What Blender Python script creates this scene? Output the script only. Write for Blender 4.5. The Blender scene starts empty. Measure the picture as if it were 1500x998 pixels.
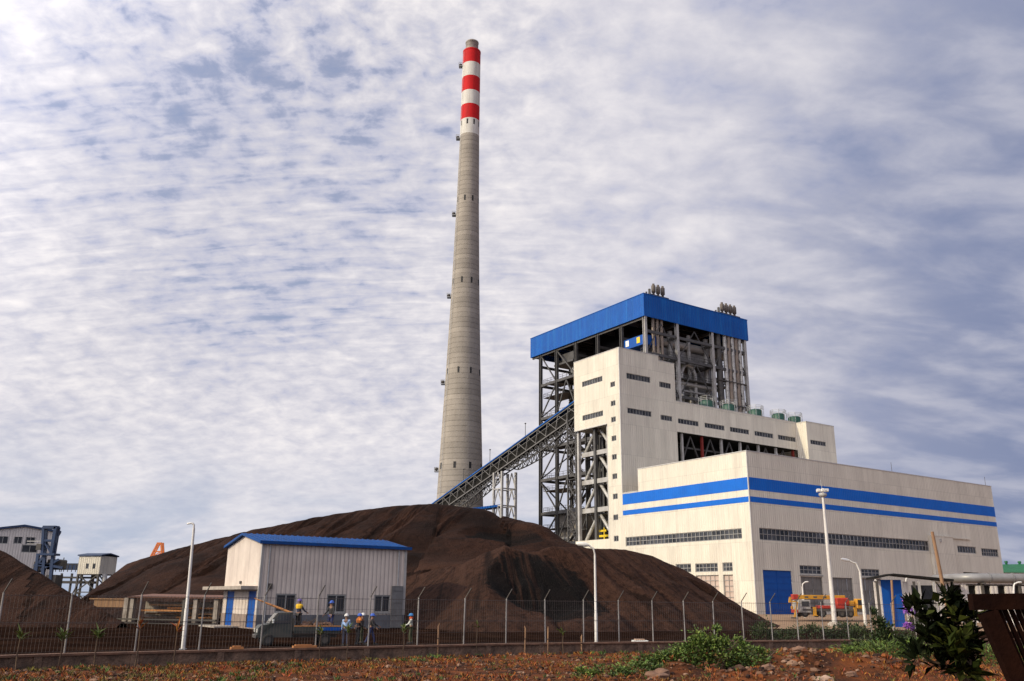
import bpy, math, random
from mathutils import Vector, Matrix, noise
rng = random.Random(7)
scn = bpy.context.scene
COL = scn.collection
R = math.radians

# ------------------------------------------------------------------ camera
F, PITCH, ROLL, YAW = 1281.64, 0.28913505, -0.01063967, 0.58915876
CAM = Vector((0, 0, 2.6))
cp, sp = math.cos(PITCH), math.sin(PITCH)
FW = Vector((0, cp, sp)); UP0 = Vector((0, -sp, cp)); RT0 = Vector((1, 0, 0))
RT = RT0 * math.cos(ROLL) - UP0 * math.sin(ROLL)
UP = RT0 * math.sin(ROLL) + UP0 * math.cos(ROLL)
cd = bpy.data.cameras.new('camera'); cd.sensor_width = 36; cd.lens = F / 1500 * 36
cd.clip_start = .1; cd.clip_end = 20000
cam = bpy.data.objects.new('camera', cd); COL.objects.link(cam)
cam.matrix_world = Matrix(((RT.x, UP.x, -FW.x, CAM.x), (RT.y, UP.y, -FW.y, CAM.y), (RT.z, UP.z, -FW.z, CAM.z), (0, 0, 0, 1)))
scn.camera = cam

def at(px, py, Y):
    """surveyed point of the photograph (1500 x 998) standing Y metres in front of the camera"""
    d = RT * ((px - 750) / F) + UP * (-(py - 499) / F) + FW
    return CAM + d * (Y / d.y)
def atz(px, py, z=0):
    d = RT * ((px - 750) / F) + UP * (-(py - 499) / F) + FW
    return CAM + d * ((z - CAM.z) / d.z)

UB = Vector((math.cos(YAW), math.sin(YAW), 0)); UA = Vector((-math.sin(YAW), math.cos(YAW), 0))
KORG = at(1101, 780, 140); KORG.z = 0

# ------------------------------------------------------------------ helpers
def sstep(a, b, x):
    t = max(0, min(1, (x - a) / (b - a))); return t * t * (3 - 2 * t)
def tag(o, label=None, cat=None, group=None, kind=None):
    if label: o['label'] = label
    if cat: o['category'] = cat
    if group: o['group'] = group
    if kind: o['kind'] = kind
    return o
def thing(name, label, cat, loc=(0, 0, 0), rz=0, group=None):
    o = bpy.data.objects.new(name, None); COL.objects.link(o)
    o.empty_display_size = .3
    o.location = loc; o.rotation_euler = (0, 0, rz)
    return tag(o, label, cat, group)
def kids(o): return [c for c in bpy.data.objects if c.parent == o]
def copy_tree(o, parent=None):
    ch = kids(o)
    c = o.copy(); COL.objects.link(c)
    if parent: c.parent = parent
    for k in ch: copy_tree(k, c)
    return c

class MB:
    def __init__(s): s.v = []; s.f = []; s.m = []; s.sm = []; s.mi = 0
    def add(s, vs, fs, smooth=False):
        b = len(s.v); s.v += [tuple(p) for p in vs]
        for f in fs: s.f.append([b + i for i in f]); s.m.append(s.mi); s.sm.append(smooth)
        return s
    def hexa(s, p):  # 8 points: bottom ring 0-3, top ring 4-7
        return s.add(p, [(3, 2, 1, 0), (4, 5, 6, 7), (0, 1, 5, 4), (1, 2, 6, 5), (2, 3, 7, 6), (3, 0, 4, 7)])
    def box(s, x0, x1, y0, y1, z0, z1, bev=0):
        if bev:
            b = bev
            xs = (x0, x1); ys = (y0, y1); zs = (z0, z1)
            vs = []; idx = {}
            for i in (0, 1):
                for j in (0, 1):
                    for k in (0, 1):
                        sx, sy, sz = (1 - 2 * i) * b, (1 - 2 * j) * b, (1 - 2 * k) * b
                        for ax in range(3):
                            q = [xs[i] + sx, ys[j] + sy, zs[k] + sz]; q[ax] = (xs[i], ys[j], zs[k])[ax]
                            idx[i, j, k, ax] = len(vs); vs.append(q)
            fs = []
            for ax in range(3):
                for e in (0, 1):
                    o = [a for a in range(3) if a != ax]
                    ring = []
                    for a, c in ((0, 0), (1, 0), (1, 1), (0, 1)):
                        t = [0, 0, 0]; t[ax] = e; t[o[0]] = a; t[o[1]] = c
                        ring.append(idx[t[0], t[1], t[2], ax])
                    fs.append(ring)
            for ax in range(3):
                o = [a for a in range(3) if a != ax]
                for a in (0, 1):
                    for c in (0, 1):
                        t0 = [0, 0, 0]; t0[o[0]] = a; t0[o[1]] = c; t1 = t0[:]; t1[ax] = 1
                        fs.append([idx[(*t0, o[0])], idx[(*t1, o[0])], idx[(*t1, o[1])], idx[(*t0, o[1])]])
            for i in (0, 1):
                for j in (0, 1):
                    for k in (0, 1): fs.append([idx[i, j, k, 0], idx[i, j, k, 1], idx[i, j, k, 2]])
            return s.add(vs, fs)
        return s.hexa([(x0, y0, z0), (x1, y0, z0), (x1, y1, z0), (x0, y1, z0), (x0, y0, z1), (x1, y0, z1), (x1, y1, z1), (x0, y1, z1)])
    def bar(s, a, b, w, h=None, up=None):
        a = Vector(a); b = Vector(b); h = h or w
        d = (b - a)
        if d.length < 1e-6: return s
        d.normalize()
        u = Vector(up) if up else (Vector((0, 0, 1)) if abs(d.z) < .95 else Vector((1, 0, 0)))
        x = d.cross(u).normalized(); y = x.cross(d).normalized()
        x *= w / 2; y *= h / 2
        return s.hexa([a - x - y, a + x - y, a + x + y, a - x + y, b - x - y, b + x - y, b + x + y, b - x + y])
    def tube(s, pts, r, n=8, cap=True):
        pts = [Vector(p) for p in pts]; rr = r if isinstance(r, (list, tuple)) else [r] * len(pts)
        b = len(s.v); N = len(pts); prev = None; vs = []
        for i, p in enumerate(pts):
            d = (pts[min(i + 1, N - 1)] - pts[max(i - 1, 0)]).normalized()
            if prev is None:
                u = Vector((0, 0, 1)) if abs(d.z) < .9 else Vector((1, 0, 0))
                x = d.cross(u).normalized()
            else: x = (prev - d * prev.dot(d)).normalized()
            prev = x; y = d.cross(x)
            for k in range(n):
                t = 2 * math.pi * k / n; vs.append(p + (x * math.cos(t) + y * math.sin(t)) * rr[i])
        fs = [(i * n + k, i * n + (k + 1) % n, (i + 1) * n + (k + 1) % n, (i + 1) * n + k) for i in range(N - 1) for k in range(n)]
        s.add(vs, fs, True)
        if cap:
            s.add(vs[:n], [tuple(range(n))[::-1]]); s.add(vs[-n:], [tuple(range(n))])
        return s
    def lathe(s, c, prof, n=24, smooth=True, capt=True):
        c = Vector(c); vs = []
        for r, z in prof:
            for k in range(n):
                t = 2 * math.pi * k / n; vs.append(c + Vector((r * math.cos(t), r * math.sin(t), z)))
        N = len(prof); b = len(s.v)
        s.add(vs, [(i * n + k, i * n + (k + 1) % n, (i + 1) * n + (k + 1) % n, (i + 1) * n + k) for i in range(N - 1) for k in range(n)], smooth)
        if capt:
            s.add(vs[-n:], [tuple(range(n))]); s.add(vs[:n], [tuple(range(n))[::-1]])
        return s
    def ball(s, c, rx, ry=None, rz=None, nu=10, nv=7):
        ry = ry or rx; rz = rz or rx; vs = []; c = Vector(c)
        for j in range(nv + 1):
            ph = math.pi * j / nv
            for i in range(nu):
                t = 2 * math.pi * i / nu
                vs.append(c + Vector((rx * math.sin(ph) * math.cos(t), ry * math.sin(ph) * math.sin(t), -rz * math.cos(ph))))
        return s.add(vs, [(j * nu + i, j * nu + (i + 1) % nu, (j + 1) * nu + (i + 1) % nu, (j + 1) * nu + i) for j in range(nv) for i in range(nu)], True)
    def wall(s, fn, A, B, holes=(), depth=.25, inward=(0, 1, 0)):
        """wall sheet over A x B with real openings and their reveals"""
        inward = Vector(inward) * depth
        aa = sorted(set([A[0], A[1]] + [h[0] for h in holes] + [h[1] for h in holes]))
        bb = sorted(set([B[0], B[1]] + [h[2] for h in holes] + [h[3] for h in holes]))
        aa = [a for a in aa if A[0] <= a <= A[1]]; bb = [b for b in bb if B[0] <= b <= B[1]]
        for i in range(len(aa) - 1):
            for j in range(len(bb) - 1):
                ca, cb = (aa[i] + aa[i + 1]) / 2, (bb[j] + bb[j + 1]) / 2
                if any(h[0] < ca < h[1] and h[2] < cb < h[3] for h in holes): continue
                s.add([fn(aa[i], bb[j]), fn(aa[i + 1], bb[j]), fn(aa[i + 1], bb[j + 1]), fn(aa[i], bb[j + 1])], [(0, 1, 2, 3)])
        for h in holes:
            p = [Vector(fn(h[0], h[2])), Vector(fn(h[1], h[2])), Vector(fn(h[1], h[3])), Vector(fn(h[0], h[3]))]
            q = [x + inward for x in p]
            for k in range(4): s.add([p[k], p[(k + 1) % 4], q[(k + 1) % 4], q[k]], [(0, 1, 2, 3)])
        return s
    def leaf(s, p, L, w, d, up):
        p = Vector(p); d = Vector(d).normalized(); x = d.cross(Vector(up))
        if x.length < 1e-3: x = d.cross(Vector((1, .3, 0)))
        x.normalize(); n = x.cross(d)
        return s.add([p, p + d * L * .45 + x * w * .5 + n * w * .12, p + d * L - n * L * .12, p + d * L * .45 - x * w * .5 + n * w * .12], [(0, 1, 2), (0, 2, 3)])
    def build(s, name, mats, parent=None, loc=None):
        me = bpy.data.meshes.new(name); me.from_pydata(s.v, [], s.f)
        for m in (mats if isinstance(mats, (list, tuple)) else [mats]): me.materials.append(m)
        me.polygons.foreach_set('material_index', s.m); me.polygons.foreach_set('use_smooth', s.sm)
        me.update()
        o = bpy.data.objects.new(name, me); COL.objects.link(o)
        if parent: o.parent = parent
        if loc: o.location = loc
        return o

# ------------------------------------------------------------------ materials
def nodes(name):
    m = bpy.data.materials.new(name); m.use_nodes = True
    nt = m.node_tree; b = nt.nodes['Principled BSDF']
    return m, nt, b
def mat(name, col, col2=None, rough=.6, metal=0, scale=1.5, detail=5, lo=.35, hi=.7, squash=(1, 1, 1), bump=0, bscale=None,
        ribs=0, ribamp=.3, rings=0, panel=0, seam=0, island=0, streak=0, spec=.4, streakcol=None, trans=0):
    m, nt, b = nodes(name); N = nt.nodes; L = nt.links
    b.inputs['Roughness'].default_value = rough; b.inputs['Metallic'].default_value = metal
    b.inputs['Specular IOR Level'].default_value = spec
    tc = N.new('ShaderNodeTexCoord'); mp = N.new('ShaderNodeMapping'); mp.inputs['Scale'].default_value = squash
    L.new(tc.outputs['Object'], mp.inputs['Vector'])
    nz = N.new('ShaderNodeTexNoise'); nz.inputs['Scale'].default_value = scale; nz.inputs['Detail'].default_value = detail
    nz.inputs['Roughness'].default_value = .6
    L.new(mp.outputs['Vector'], nz.inputs['Vector'])
    mr = N.new('ShaderNodeMapRange'); mr.inputs[1].default_value = lo; mr.inputs[2].default_value = hi
    L.new(nz.outputs['Fac'], mr.inputs[0])
    mx = N.new('ShaderNodeMix'); mx.data_type = 'RGBA'
    c2 = col2 or tuple(c * .8 for c in col)
    mx.inputs[6].default_value = (*col, 1); mx.inputs[7].default_value = (*c2, 1)
    L.new(mr.outputs[0], mx.inputs[0]); out = mx.outputs[2]
    if island:
        g = N.new('ShaderNodeNewGeometry'); hs = N.new('ShaderNodeHueSaturation')
        m2 = N.new('ShaderNodeMapRange'); m2.inputs[3].default_value = 1 - island; m2.inputs[4].default_value = 1 + island
        L.new(g.outputs['Random Per Island'], m2.inputs[0]); L.new(m2.outputs[0], hs.inputs['Value'])
        m3 = N.new('ShaderNodeMapRange'); m3.inputs[3].default_value = .5 - .03; m3.inputs[4].default_value = .5 + .03
        wn = N.new('ShaderNodeTexWhiteNoise'); wn.noise_dimensions = '1D'
        L.new(g.outputs['Random Per Island'], wn.inputs['W']); L.new(wn.outputs['Value'], m3.inputs[0]); L.new(m3.outputs[0], hs.inputs['Hue'])
        L.new(out, hs.inputs['Color']); out = hs.outputs['Color']
    if streak:
        mp2 = N.new('ShaderNodeMapping'); mp2.inputs['Scale'].default_value = (1.1, 1.1, .045)
        L.new(tc.outputs['Object'], mp2.inputs['Vector'])
        n2 = N.new('ShaderNodeTexNoise'); n2.inputs['Scale'].default_value = 1.3; n2.inputs['Detail'].default_value = 6
        n2.inputs['Roughness'].default_value = .7
        L.new(mp2.outputs['Vector'], n2.inputs['Vector'])
        m4 = N.new('ShaderNodeMapRange'); m4.inputs[1].default_value = .48; m4.inputs[2].default_value = .75; m4.inputs[4].default_value = streak
        L.new(n2.outputs['Fac'], m4.inputs[0])
        mx2 = N.new('ShaderNodeMix'); mx2.data_type = 'RGBA'; mx2.inputs[7].default_value = (*(streakcol or tuple(c * .55 for c in col)), 1)
        L.new(out, mx2.inputs[6]); L.new(m4.outputs[0], mx2.inputs[0]); out = mx2.outputs[2]
    if panel:
        sx = N.new('ShaderNodeSeparateXYZ'); L.new(tc.outputs['Object'], sx.inputs[0])
        def M2(op, a, c=None):
            n = N.new('ShaderNodeMath'); n.operation = op
            for i_, x_ in enumerate((a, c)):
                if x_ is None: continue
                if isinstance(x_, (int, float)): n.inputs[i_].default_value = x_
                else: L.new(x_, n.inputs[i_])
            return n.outputs[0]
        zf = M2('MULTIPLY', sx.outputs[2], 1 / seam); zi = M2('FLOOR', zf)
        pf = M2('ADD', M2('MULTIPLY', M2('ADD', sx.outputs[0], sx.outputs[1]), 1 / panel), M2('MULTIPLY', zi, 7.31)); pi_ = M2('FLOOR', pf)
        wn = N.new('ShaderNodeTexWhiteNoise'); wn.noise_dimensions = '2D'; cb_ = N.new('ShaderNodeCombineXYZ'); L.new(pi_, cb_.inputs[0]); L.new(zi, cb_.inputs[1]); L.new(cb_.outputs[0], wn.inputs['Vector'])
        mv = N.new('ShaderNodeMapRange'); mv.inputs[3].default_value = .93; mv.inputs[4].default_value = 1.04; L.new(wn.outputs['Value'], mv.inputs[0])
        ln = M2('MAXIMUM', M2('LESS_THAN', M2('FRACT', zf), .018), M2('LESS_THAN', M2('FRACT', pf), .03))
        vv = M2('SUBTRACT', mv.outputs[0], M2('MULTIPLY', ln, .14))
        hs = N.new('ShaderNodeHueSaturation'); L.new(vv, hs.inputs['Value']); L.new(out, hs.inputs['Color']); out = hs.outputs['Color']
    h = None
    def addh(sock, k):
        nonlocal h
        mm = N.new('ShaderNodeMath'); mm.operation = 'MULTIPLY_ADD'; mm.inputs[1].default_value = k
        L.new(sock, mm.inputs[0])
        if h is None: mm.inputs[2].default_value = 0
        else: L.new(h, mm.inputs[2])
        h = mm.outputs[0]
    if bump:
        n3 = N.new('ShaderNodeTexNoise'); n3.inputs['Scale'].default_value = bscale or scale * 4; n3.inputs['Detail'].default_value = 6
        L.new(tc.outputs['Object'], n3.inputs['Vector']); addh(n3.outputs['Fac'], bump)
    if ribs:
        sx = N.new('ShaderNodeSeparateXYZ'); L.new(tc.outputs['Object'], sx.inputs[0])
        ad = N.new('ShaderNodeMath'); ad.operation = 'ADD'; L.new(sx.outputs[0], ad.inputs[0]); L.new(sx.outputs[1], ad.inputs[1])
        md = N.new('ShaderNodeMath'); md.operation = 'MULTIPLY'; md.inputs[1].default_value = 1 / ribs; L.new(ad.outputs[0], md.inputs[0])
        pp = N.new('ShaderNodeMath'); pp.operation = 'PINGPONG'; pp.inputs[1].default_value = .5; L.new(md.outputs[0], pp.inputs[0])
        st = N.new('ShaderNodeMapRange'); st.interpolation_type = 'SMOOTHSTEP'; st.inputs[1].default_value = .12; st.inputs[2].default_value = .3
        L.new(pp.outputs[0], st.inputs[0]); addh(st.outputs[0], ribamp * ribs)
    if rings:
        sx = N.new('ShaderNodeSeparateXYZ'); L.new(tc.outputs['Object'], sx.inputs[0])
        md = N.new('ShaderNodeMath'); md.operation = 'MULTIPLY'; md.inputs[1].default_value = 1 / rings; L.new(sx.outputs[2], md.inputs[0])
        fl = N.new('ShaderNodeMath'); fl.operation = 'FLOOR'; L.new(md.outputs[0], fl.inputs[0])
        wn = N.new('ShaderNodeTexWhiteNoise'); wn.noise_dimensions = '1D'; L.new(fl.outputs[0], wn.inputs['W'])
        fr = N.new('ShaderNodeMath'); fr.operation = 'FRACT'; L.new(md.outputs[0], fr.inputs[0])
        lt = N.new('ShaderNodeMath'); lt.operation = 'LESS_THAN'; lt.inputs[1].default_value = .12; L.new(fr.outputs[0], lt.inputs[0])
        v1 = N.new('ShaderNodeMapRange'); v1.inputs[3].default_value = .88; v1.inputs[4].default_value = 1.10; L.new(wn.outputs['Value'], v1.inputs[0])
        v2 = N.new('ShaderNodeMath'); v2.operation = 'MULTIPLY_ADD'; v2.inputs[1].default_value = -.16; L.new(lt.outputs[0], v2.inputs[0]); L.new(v1.outputs[0], v2.inputs[2])
        hs = N.new('ShaderNodeHueSaturation'); L.new(v2.outputs[0], hs.inputs['Value']); L.new(out, hs.inputs['Color']); out = hs.outputs['Color']
        addh(lt.outputs[0], -.06)
    if h is not None:
        bp = N.new('ShaderNodeBump'); bp.inputs['Strength'].default_value = 1; bp.inputs['Distance'].default_value = 1
        L.new(h, bp.inputs['Height']); L.new(bp.outputs[0], b.inputs['Normal'])
    L.new(out, b.inputs['Base Color'])
    if trans:
        b.inputs['Transmission Weight'].default_value = 0
    return m

M = {}
M['cladding'] = mat('cream cladding', (.70, .645, .535), (.63, .575, .48), .55, scale=.25, ribs=.5, ribamp=.10, streak=.6, streakcol=(.46, .415, .35), spec=.25, panel=1.6, seam=5.9)
M['cap'] = mat('flashing', (.52, .50, .47), rough=.45)
M['stripe'] = mat('blue stripe paint', (.004, .13, .56), (.005, .11, .48), .5, scale=.4, ribs=.5, ribamp=.06, streak=.2, spec=.2)
M['blue'] = mat('blue cladding', (.003, .088, .37), (.004, .07, .31), .5, scale=.3, ribs=.6, ribamp=.07, streak=.8, streakcol=(.012, .145, .43), spec=.2, panel=1.9, seam=9)
M['shedblue'] = mat('faded shed roof blue', (.006, .062, .24), (.010, .045, .16), .6, scale=.8, streak=.4, streakcol=(.03, .07, .17), spec=.15)
M['bluedoor'] = mat('blue door', (.005, .075, .33), (.006, .06, .27), .5, scale=.8, spec=.2)
M['glass'] = mat('window glass', (.022, .023, .026), (.05, .052, .056), .15, scale=.8, spec=.35, island=.85)
M['frame'] = mat('window frame', (.30, .29, .275), rough=.5)
M['shutter'] = mat('grey shutter', (.20, .185, .17), (.15, .14, .13), .5, scale=1.2, ribs=.3, ribamp=.1)
M['shutterp'] = mat('pink glazed panel', (.52, .40, .33), (.42, .33, .28), .35, scale=.7)
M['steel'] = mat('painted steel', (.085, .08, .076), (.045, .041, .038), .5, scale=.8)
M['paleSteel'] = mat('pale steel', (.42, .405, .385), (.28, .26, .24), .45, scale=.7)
M['farsteel'] = mat('conveyor steel', (.16, .15, .14), (.09, .083, .078), .5, scale=.8)
M['darksteel'] = mat('dark steel', (.055, .052, .05), (.09, .075, .06), .55, scale=.6)
M['interior'] = mat('dark interior', (.012, .0115, .011), (.022, .02, .018), .9, scale=.5, spec=.1)  # near-black: carries the shade of openings and recesses in its colour
M['lag'] = mat('boiler lagging', (.36, .345, .32), (.19, .175, .165), .4, metal=.3, scale=.5, rings=2.0)
M['pipe'] = mat('lagged pipe', (.50, .48, .45), (.36, .34, .31), .4, metal=.2, scale=.5, rings=1.5)
M['vent'] = mat('sooty vent pipe', (.13, .105, .085), (.08, .065, .055), .6, scale=1)
M['duct'] = mat('dull silver sheet', (.27, .26, .255), (.19, .185, .18), .45, metal=.3, scale=.6)
M['brownpipe'] = mat('brown pipe', (.27, .21, .16), (.17, .135, .11), .5, scale=.5)
M['beige'] = mat('beige steel', (.30, .26, .21), (.20, .17, .14), .55, scale=.4)
M['yellow'] = mat('yellow paint', (.75, .55, .02), (.62, .42, .02), .5, scale=1)
M['redp'] = mat('red paint', (.42, .03, .015), (.26, .025, .015), .6, scale=1)
M['redpost'] = mat('dull red column', (.20, .02, .014), rough=.7)
M['bandred'] = mat('red chimney band', (.56, .012, .014), (.46, .010, .012), .7, scale=.3, streak=.75, streakcol=(.24, .02, .018), spec=.15)
M['bandwhite'] = mat('white chimney band', (.66, .63, .57), (.58, .55, .49), .7, scale=.3, streak=.75, streakcol=(.36, .32, .27), spec=.15)
M['concrete'] = mat('chimney concrete', (.335, .295, .248), (.265, .232, .195), .85, scale=.22, rings=1.5, bump=.05, bscale=1.5, streak=.35, streakcol=(.22, .185, .15))
M['flue'] = mat('flue liner', (.36, .32, .28), (.22, .18, .15), .5, scale=.6, rings=1.4)
M['black'] = mat('black', (.02, .02, .02), rough=.7)
M['greentank'] = mat('green tank', (.022, .085, .06), (.02, .06, .045), .5, scale=1)
M['whitepost'] = mat('white post paint', (.68, .65, .60), (.50, .46, .42), .45, scale=2, squash=(1, 1, .3))
M['galv'] = mat('galvanised', (.42, .42, .42), (.30, .30, .30), .45, metal=.3, scale=3)
M['fencepost'] = mat('grey fence post', (.30, .28, .26), (.16, .145, .13), .55, scale=3, squash=(1, 1, .4))
M['wire'] = mat('fence wire', (.085, .068, .06), rough=.6)
M['wallc'] = mat('weathered concrete wall', (.20, .125, .085), (.055, .036, .026), .9, scale=1.8, bump=.08, streak=.9, streakcol=(.05, .038, .032))
M['wallcap'] = mat('wall coping', (.20, .105, .065), (.09, .052, .036), .9, scale=2, bump=.03)
def coalmat():
    m, nt, b = nodes('coal'); N = nt.nodes; L = nt.links
    b.inputs['Roughness'].default_value = .95; b.inputs['Specular IOR Level'].default_value = .08
    tc = N.new('ShaderNodeTexCoord')
    def nz(sc, det, rough=.6, sq=(1, 1, 1)):
        mp = N.new('ShaderNodeMapping'); mp.inputs['Scale'].default_value = sq; L.new(tc.outputs['Object'], mp.inputs['Vector'])
        n = N.new('ShaderNodeTexNoise'); n.inputs['Scale'].default_value = sc; n.inputs['Detail'].default_value = det; n.inputs['Roughness'].default_value = rough
        L.new(mp.outputs[0], n.inputs['Vector']); return n.outputs['Fac']
    def mr(x, a, c, lo=0, hi=1):
        n = N.new('ShaderNodeMapRange'); n.interpolation_type = 'SMOOTHSTEP'
        for i, k in enumerate((a, c, lo, hi)): n.inputs[i + 1].default_value = k
        L.new(x, n.inputs[0]); return n.outputs[0]
    def mx(f, a, c):
        n = N.new('ShaderNodeMix'); n.data_type = 'RGBA'; L.new(f, n.inputs[0])
        for i, x in ((6, a), (7, c)):
            if isinstance(x, tuple): n.inputs[i].default_value = (*x, 1)
            else: L.new(x, n.inputs[i])
        return n.outputs[2]
    n1, n2, n3 = nz(.18, 6), nz(1.3, 8, .7), nz(5, 4, .7)
    base = mx(mr(n1, .35, .65), (.015, .0072, .0052), (.036, .0165, .0108))
    base = mx(mr(n2, .45, .72), base, (.009, .0045, .0035))
    base = mx(mr(n3, .58, .75, 0, .8), base, (.070, .038, .028))
    dn_ = N.new('ShaderNodeAttribute'); dn_.attribute_name = 'dry'  # holds the ridge index; blends a lighter brown over the front ridge
    dm = N.new('ShaderNodeMath'); dm.operation = 'MULTIPLY'; L.new(dn_.outputs['Fac'], dm.inputs[0]); L.new(mr(n2, .68, .38, .15, .75), dm.inputs[1])
    base = mx(dm.outputs[0], base, (.062, .030, .020))
    at_ = N.new('ShaderNodeAttribute'); at_.attribute_name = 'fresh'
    ad = N.new('ShaderNodeMath'); ad.operation = 'MULTIPLY_ADD'; ad.inputs[1].default_value = .9; L.new(n2, ad.inputs[0]); L.new(at_.outputs['Fac'], ad.inputs[2])
    base = mx(mr(ad.outputs[0], .72, .95), base, mx(mr(n3, .5, .72), (.006, .005, .005), (.018, .014, .0125)))
    fa = N.new('ShaderNodeAttribute'); fa.attribute_name = 'flow'
    fm = N.new('ShaderNodeMapping'); fm.inputs['Scale'].default_value = (.8, .055, 1); L.new(fa.outputs['Vector'], fm.inputs['Vector'])
    fn_ = N.new('ShaderNodeTexNoise'); fn_.inputs['Scale'].default_value = 1.0; fn_.inputs['Detail'].default_value = 6; fn_.inputs['Roughness'].default_value = .65; fn_.inputs['Distortion'].default_value = .4
    L.new(fm.outputs[0], fn_.inputs['Vector']); n4 = fn_.outputs['Fac']
    base = mx(mr(n4, .50, .66, 0, .75), base, (.058, .0285, .0195))
    base = mx(mr(n4, .47, .33, 0, .8), base, (.0075, .004, .0032))
    L.new(base, b.inputs['Base Color'])
    s1 = N.new('ShaderNodeMath'); s1.operation = 'MULTIPLY_ADD'; s1.inputs[1].default_value = .55; L.new(n2, s1.inputs[0])
    s2 = N.new('ShaderNodeMath'); s2.operation = 'MULTIPLY'; s2.inputs[1].default_value = .16; L.new(n3, s2.inputs[0]); L.new(s2.outputs[0], s1.inputs[2])
    s3 = N.new('ShaderNodeMath'); s3.operation = 'MULTIPLY_ADD'; s3.inputs[1].default_value = 1.3; L.new(n4, s3.inputs[0]); L.new(s1.outputs[0], s3.inputs[2]); s1 = s3
    bp = N.new('ShaderNodeBump'); bp.inputs['Distance'].default_value = 1.0; L.new(s1.outputs[0], bp.inputs['Height']); L.new(bp.outputs[0], b.inputs['Normal'])
    return m
M['coal'] = coalmat()
M['soil'] = mat('rusty soil', (.135, .042, .013), (.035, .0145, .008), .95, scale=.7, detail=9, lo=.38, hi=.62, bump=.10, bscale=5, spec=.1)
M['coalyard'] = mat('coal yard ground', (.011, .0058, .0043), (.032, .017, .0115), .95, scale=.3, detail=9, lo=.45, hi=.75, bump=.12, bscale=2, spec=.0)
M['tanyard'] = mat('tan yard ground', (.30, .20, .13), (.20, .13, .085), .95, scale=.4, detail=8, bump=.05, bscale=2, spec=.1)
M['rust'] = mat('rusty iron', (.017, .0065, .004), (.007, .0035, .003), 1, scale=3, bump=.01, bscale=20, spec=.02)
M['rustroof'] = mat('rusty corrugated sheet', (.19, .085, .055), (.11, .055, .04), .8, scale=1, ribs=.4, ribamp=.2)
M['wood'] = mat('weathered wood', (.33, .19, .10), (.22, .12, .065), .8, scale=3, squash=(1, 1, .2))
M['orangewood'] = mat('fresh orange timber', (.50, .22, .07), (.38, .16, .06), .75, scale=2)
def stonemat():
    m, nt, b = nodes('rubble'); N = nt.nodes; L = nt.links
    b.inputs['Roughness'].default_value = .9; b.inputs['Specular IOR Level'].default_value = .2
    g = N.new('ShaderNodeNewGeometry'); r = N.new('ShaderNodeValToRGB'); cr = r.color_ramp; cr.interpolation = 'CONSTANT'
    cols = [(.11, .042, .02), (.20, .062, .018), (.045, .022, .014), (.25, .15, .10), (.14, .065, .036), (.07, .034, .02), (.08, .045, .03), (.17, .095, .06), (.028, .015, .011)]
    for i, c in enumerate(cols):
        e = cr.elements[i] if i < 2 else cr.elements.new(i / len(cols)); e.position = i / len(cols); e.color = (*c, 1)
    L.new(g.outputs['Random Per Island'], r.inputs[0])
    tc = N.new('ShaderNodeTexCoord'); n = N.new('ShaderNodeTexNoise'); n.inputs['Scale'].default_value = 9; n.inputs['Detail'].default_value = 5
    L.new(tc.outputs['Object'], n.inputs['Vector'])
    mr = N.new('ShaderNodeMapRange'); mr.inputs[3].default_value = .55; mr.inputs[4].default_value = 1.3; L.new(n.outputs['Fac'], mr.inputs[0])
    h = N.new('ShaderNodeHueSaturation'); L.new(mr.outputs[0], h.inputs['Value']); L.new(r.outputs[0], h.inputs['Color']); L.new(h.outputs[0], b.inputs['Base Color'])
    bp = N.new('ShaderNodeBump'); bp.inputs['Distance'].default_value = .03; L.new(n.outputs['Fac'], bp.inputs['Height']); L.new(bp.outputs[0], b.inputs['Normal'])
    return m
M['stone'] = stonemat()
M['rock'] = mat('rock', (.20, .11, .07), (.10, .055, .038), .9, scale=2, bump=.03, bscale=9)
M['palerock'] = mat('pale rock', (.42, .29, .21), (.26, .16, .11), .9, scale=2, bump=.03, bscale=9)
def leafmat(name, a, b, isl=.45):
    return mat(name, a, b, .55, scale=1.1, island=isl, spec=.3)
M['leafA'] = leafmat('bush leaves', (.115, .165, .032), (.045, .075, .016), .75)
M['leafB'] = leafmat('dark shrub leaves', (.040, .060, .018), (.022, .034, .012))
M['leafC'] = leafmat('sapling leaves', (.10, .13, .03), (.05, .075, .018))
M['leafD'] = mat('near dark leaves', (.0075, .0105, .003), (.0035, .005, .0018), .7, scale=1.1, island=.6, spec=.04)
M['leafDl'] = mat('near olive leaves', (.034, .042, .006), (.014, .018, .004), .7, scale=1.1, island=.5, spec=.06)  # lighter copy of the near leaves, painting in their highlights
M['weedo'] = leafmat('dry orange weeds', (.27, .085, .016), (.11, .048, .018), .8)
M['weedy'] = leafmat('yellow weeds', (.17, .13, .03), (.08, .07, .02), .6)
M['weedg'] = leafmat('green weeds', (.075, .12, .024), (.05, .075, .02), .5)
M['lilac'] = leafmat('lilac petals', (.36, .13, .52), (.28, .09, .42), .3)
M['stem'] = mat('stem bark', (.12, .075, .045), (.07, .045, .03), .9, scale=6)
M['shedwall'] = mat('shed cladding', (.64, .55, .475), (.52, .44, .38), .6, scale=.5, ribs=.42, ribamp=.10, streak=.45, streakcol=(.30, .235, .205))
M['plinth'] = mat('grey plinth', (.13, .135, .15), (.085, .085, .095), .8, scale=1.2, streak=.5)
M['shedplinthtan'] = mat('stained plinth', (.28, .21, .17), (.16, .12, .10), .85, scale=1.5, streak=.6)
M['greydoor'] = mat('grey door', (.17, .165, .165), (.12, .115, .11), .6, scale=2)
M['slab'] = mat('canopy slab', (.38, .33, .28), (.22, .18, .15), .85, scale=1.5, streak=.5)
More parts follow.
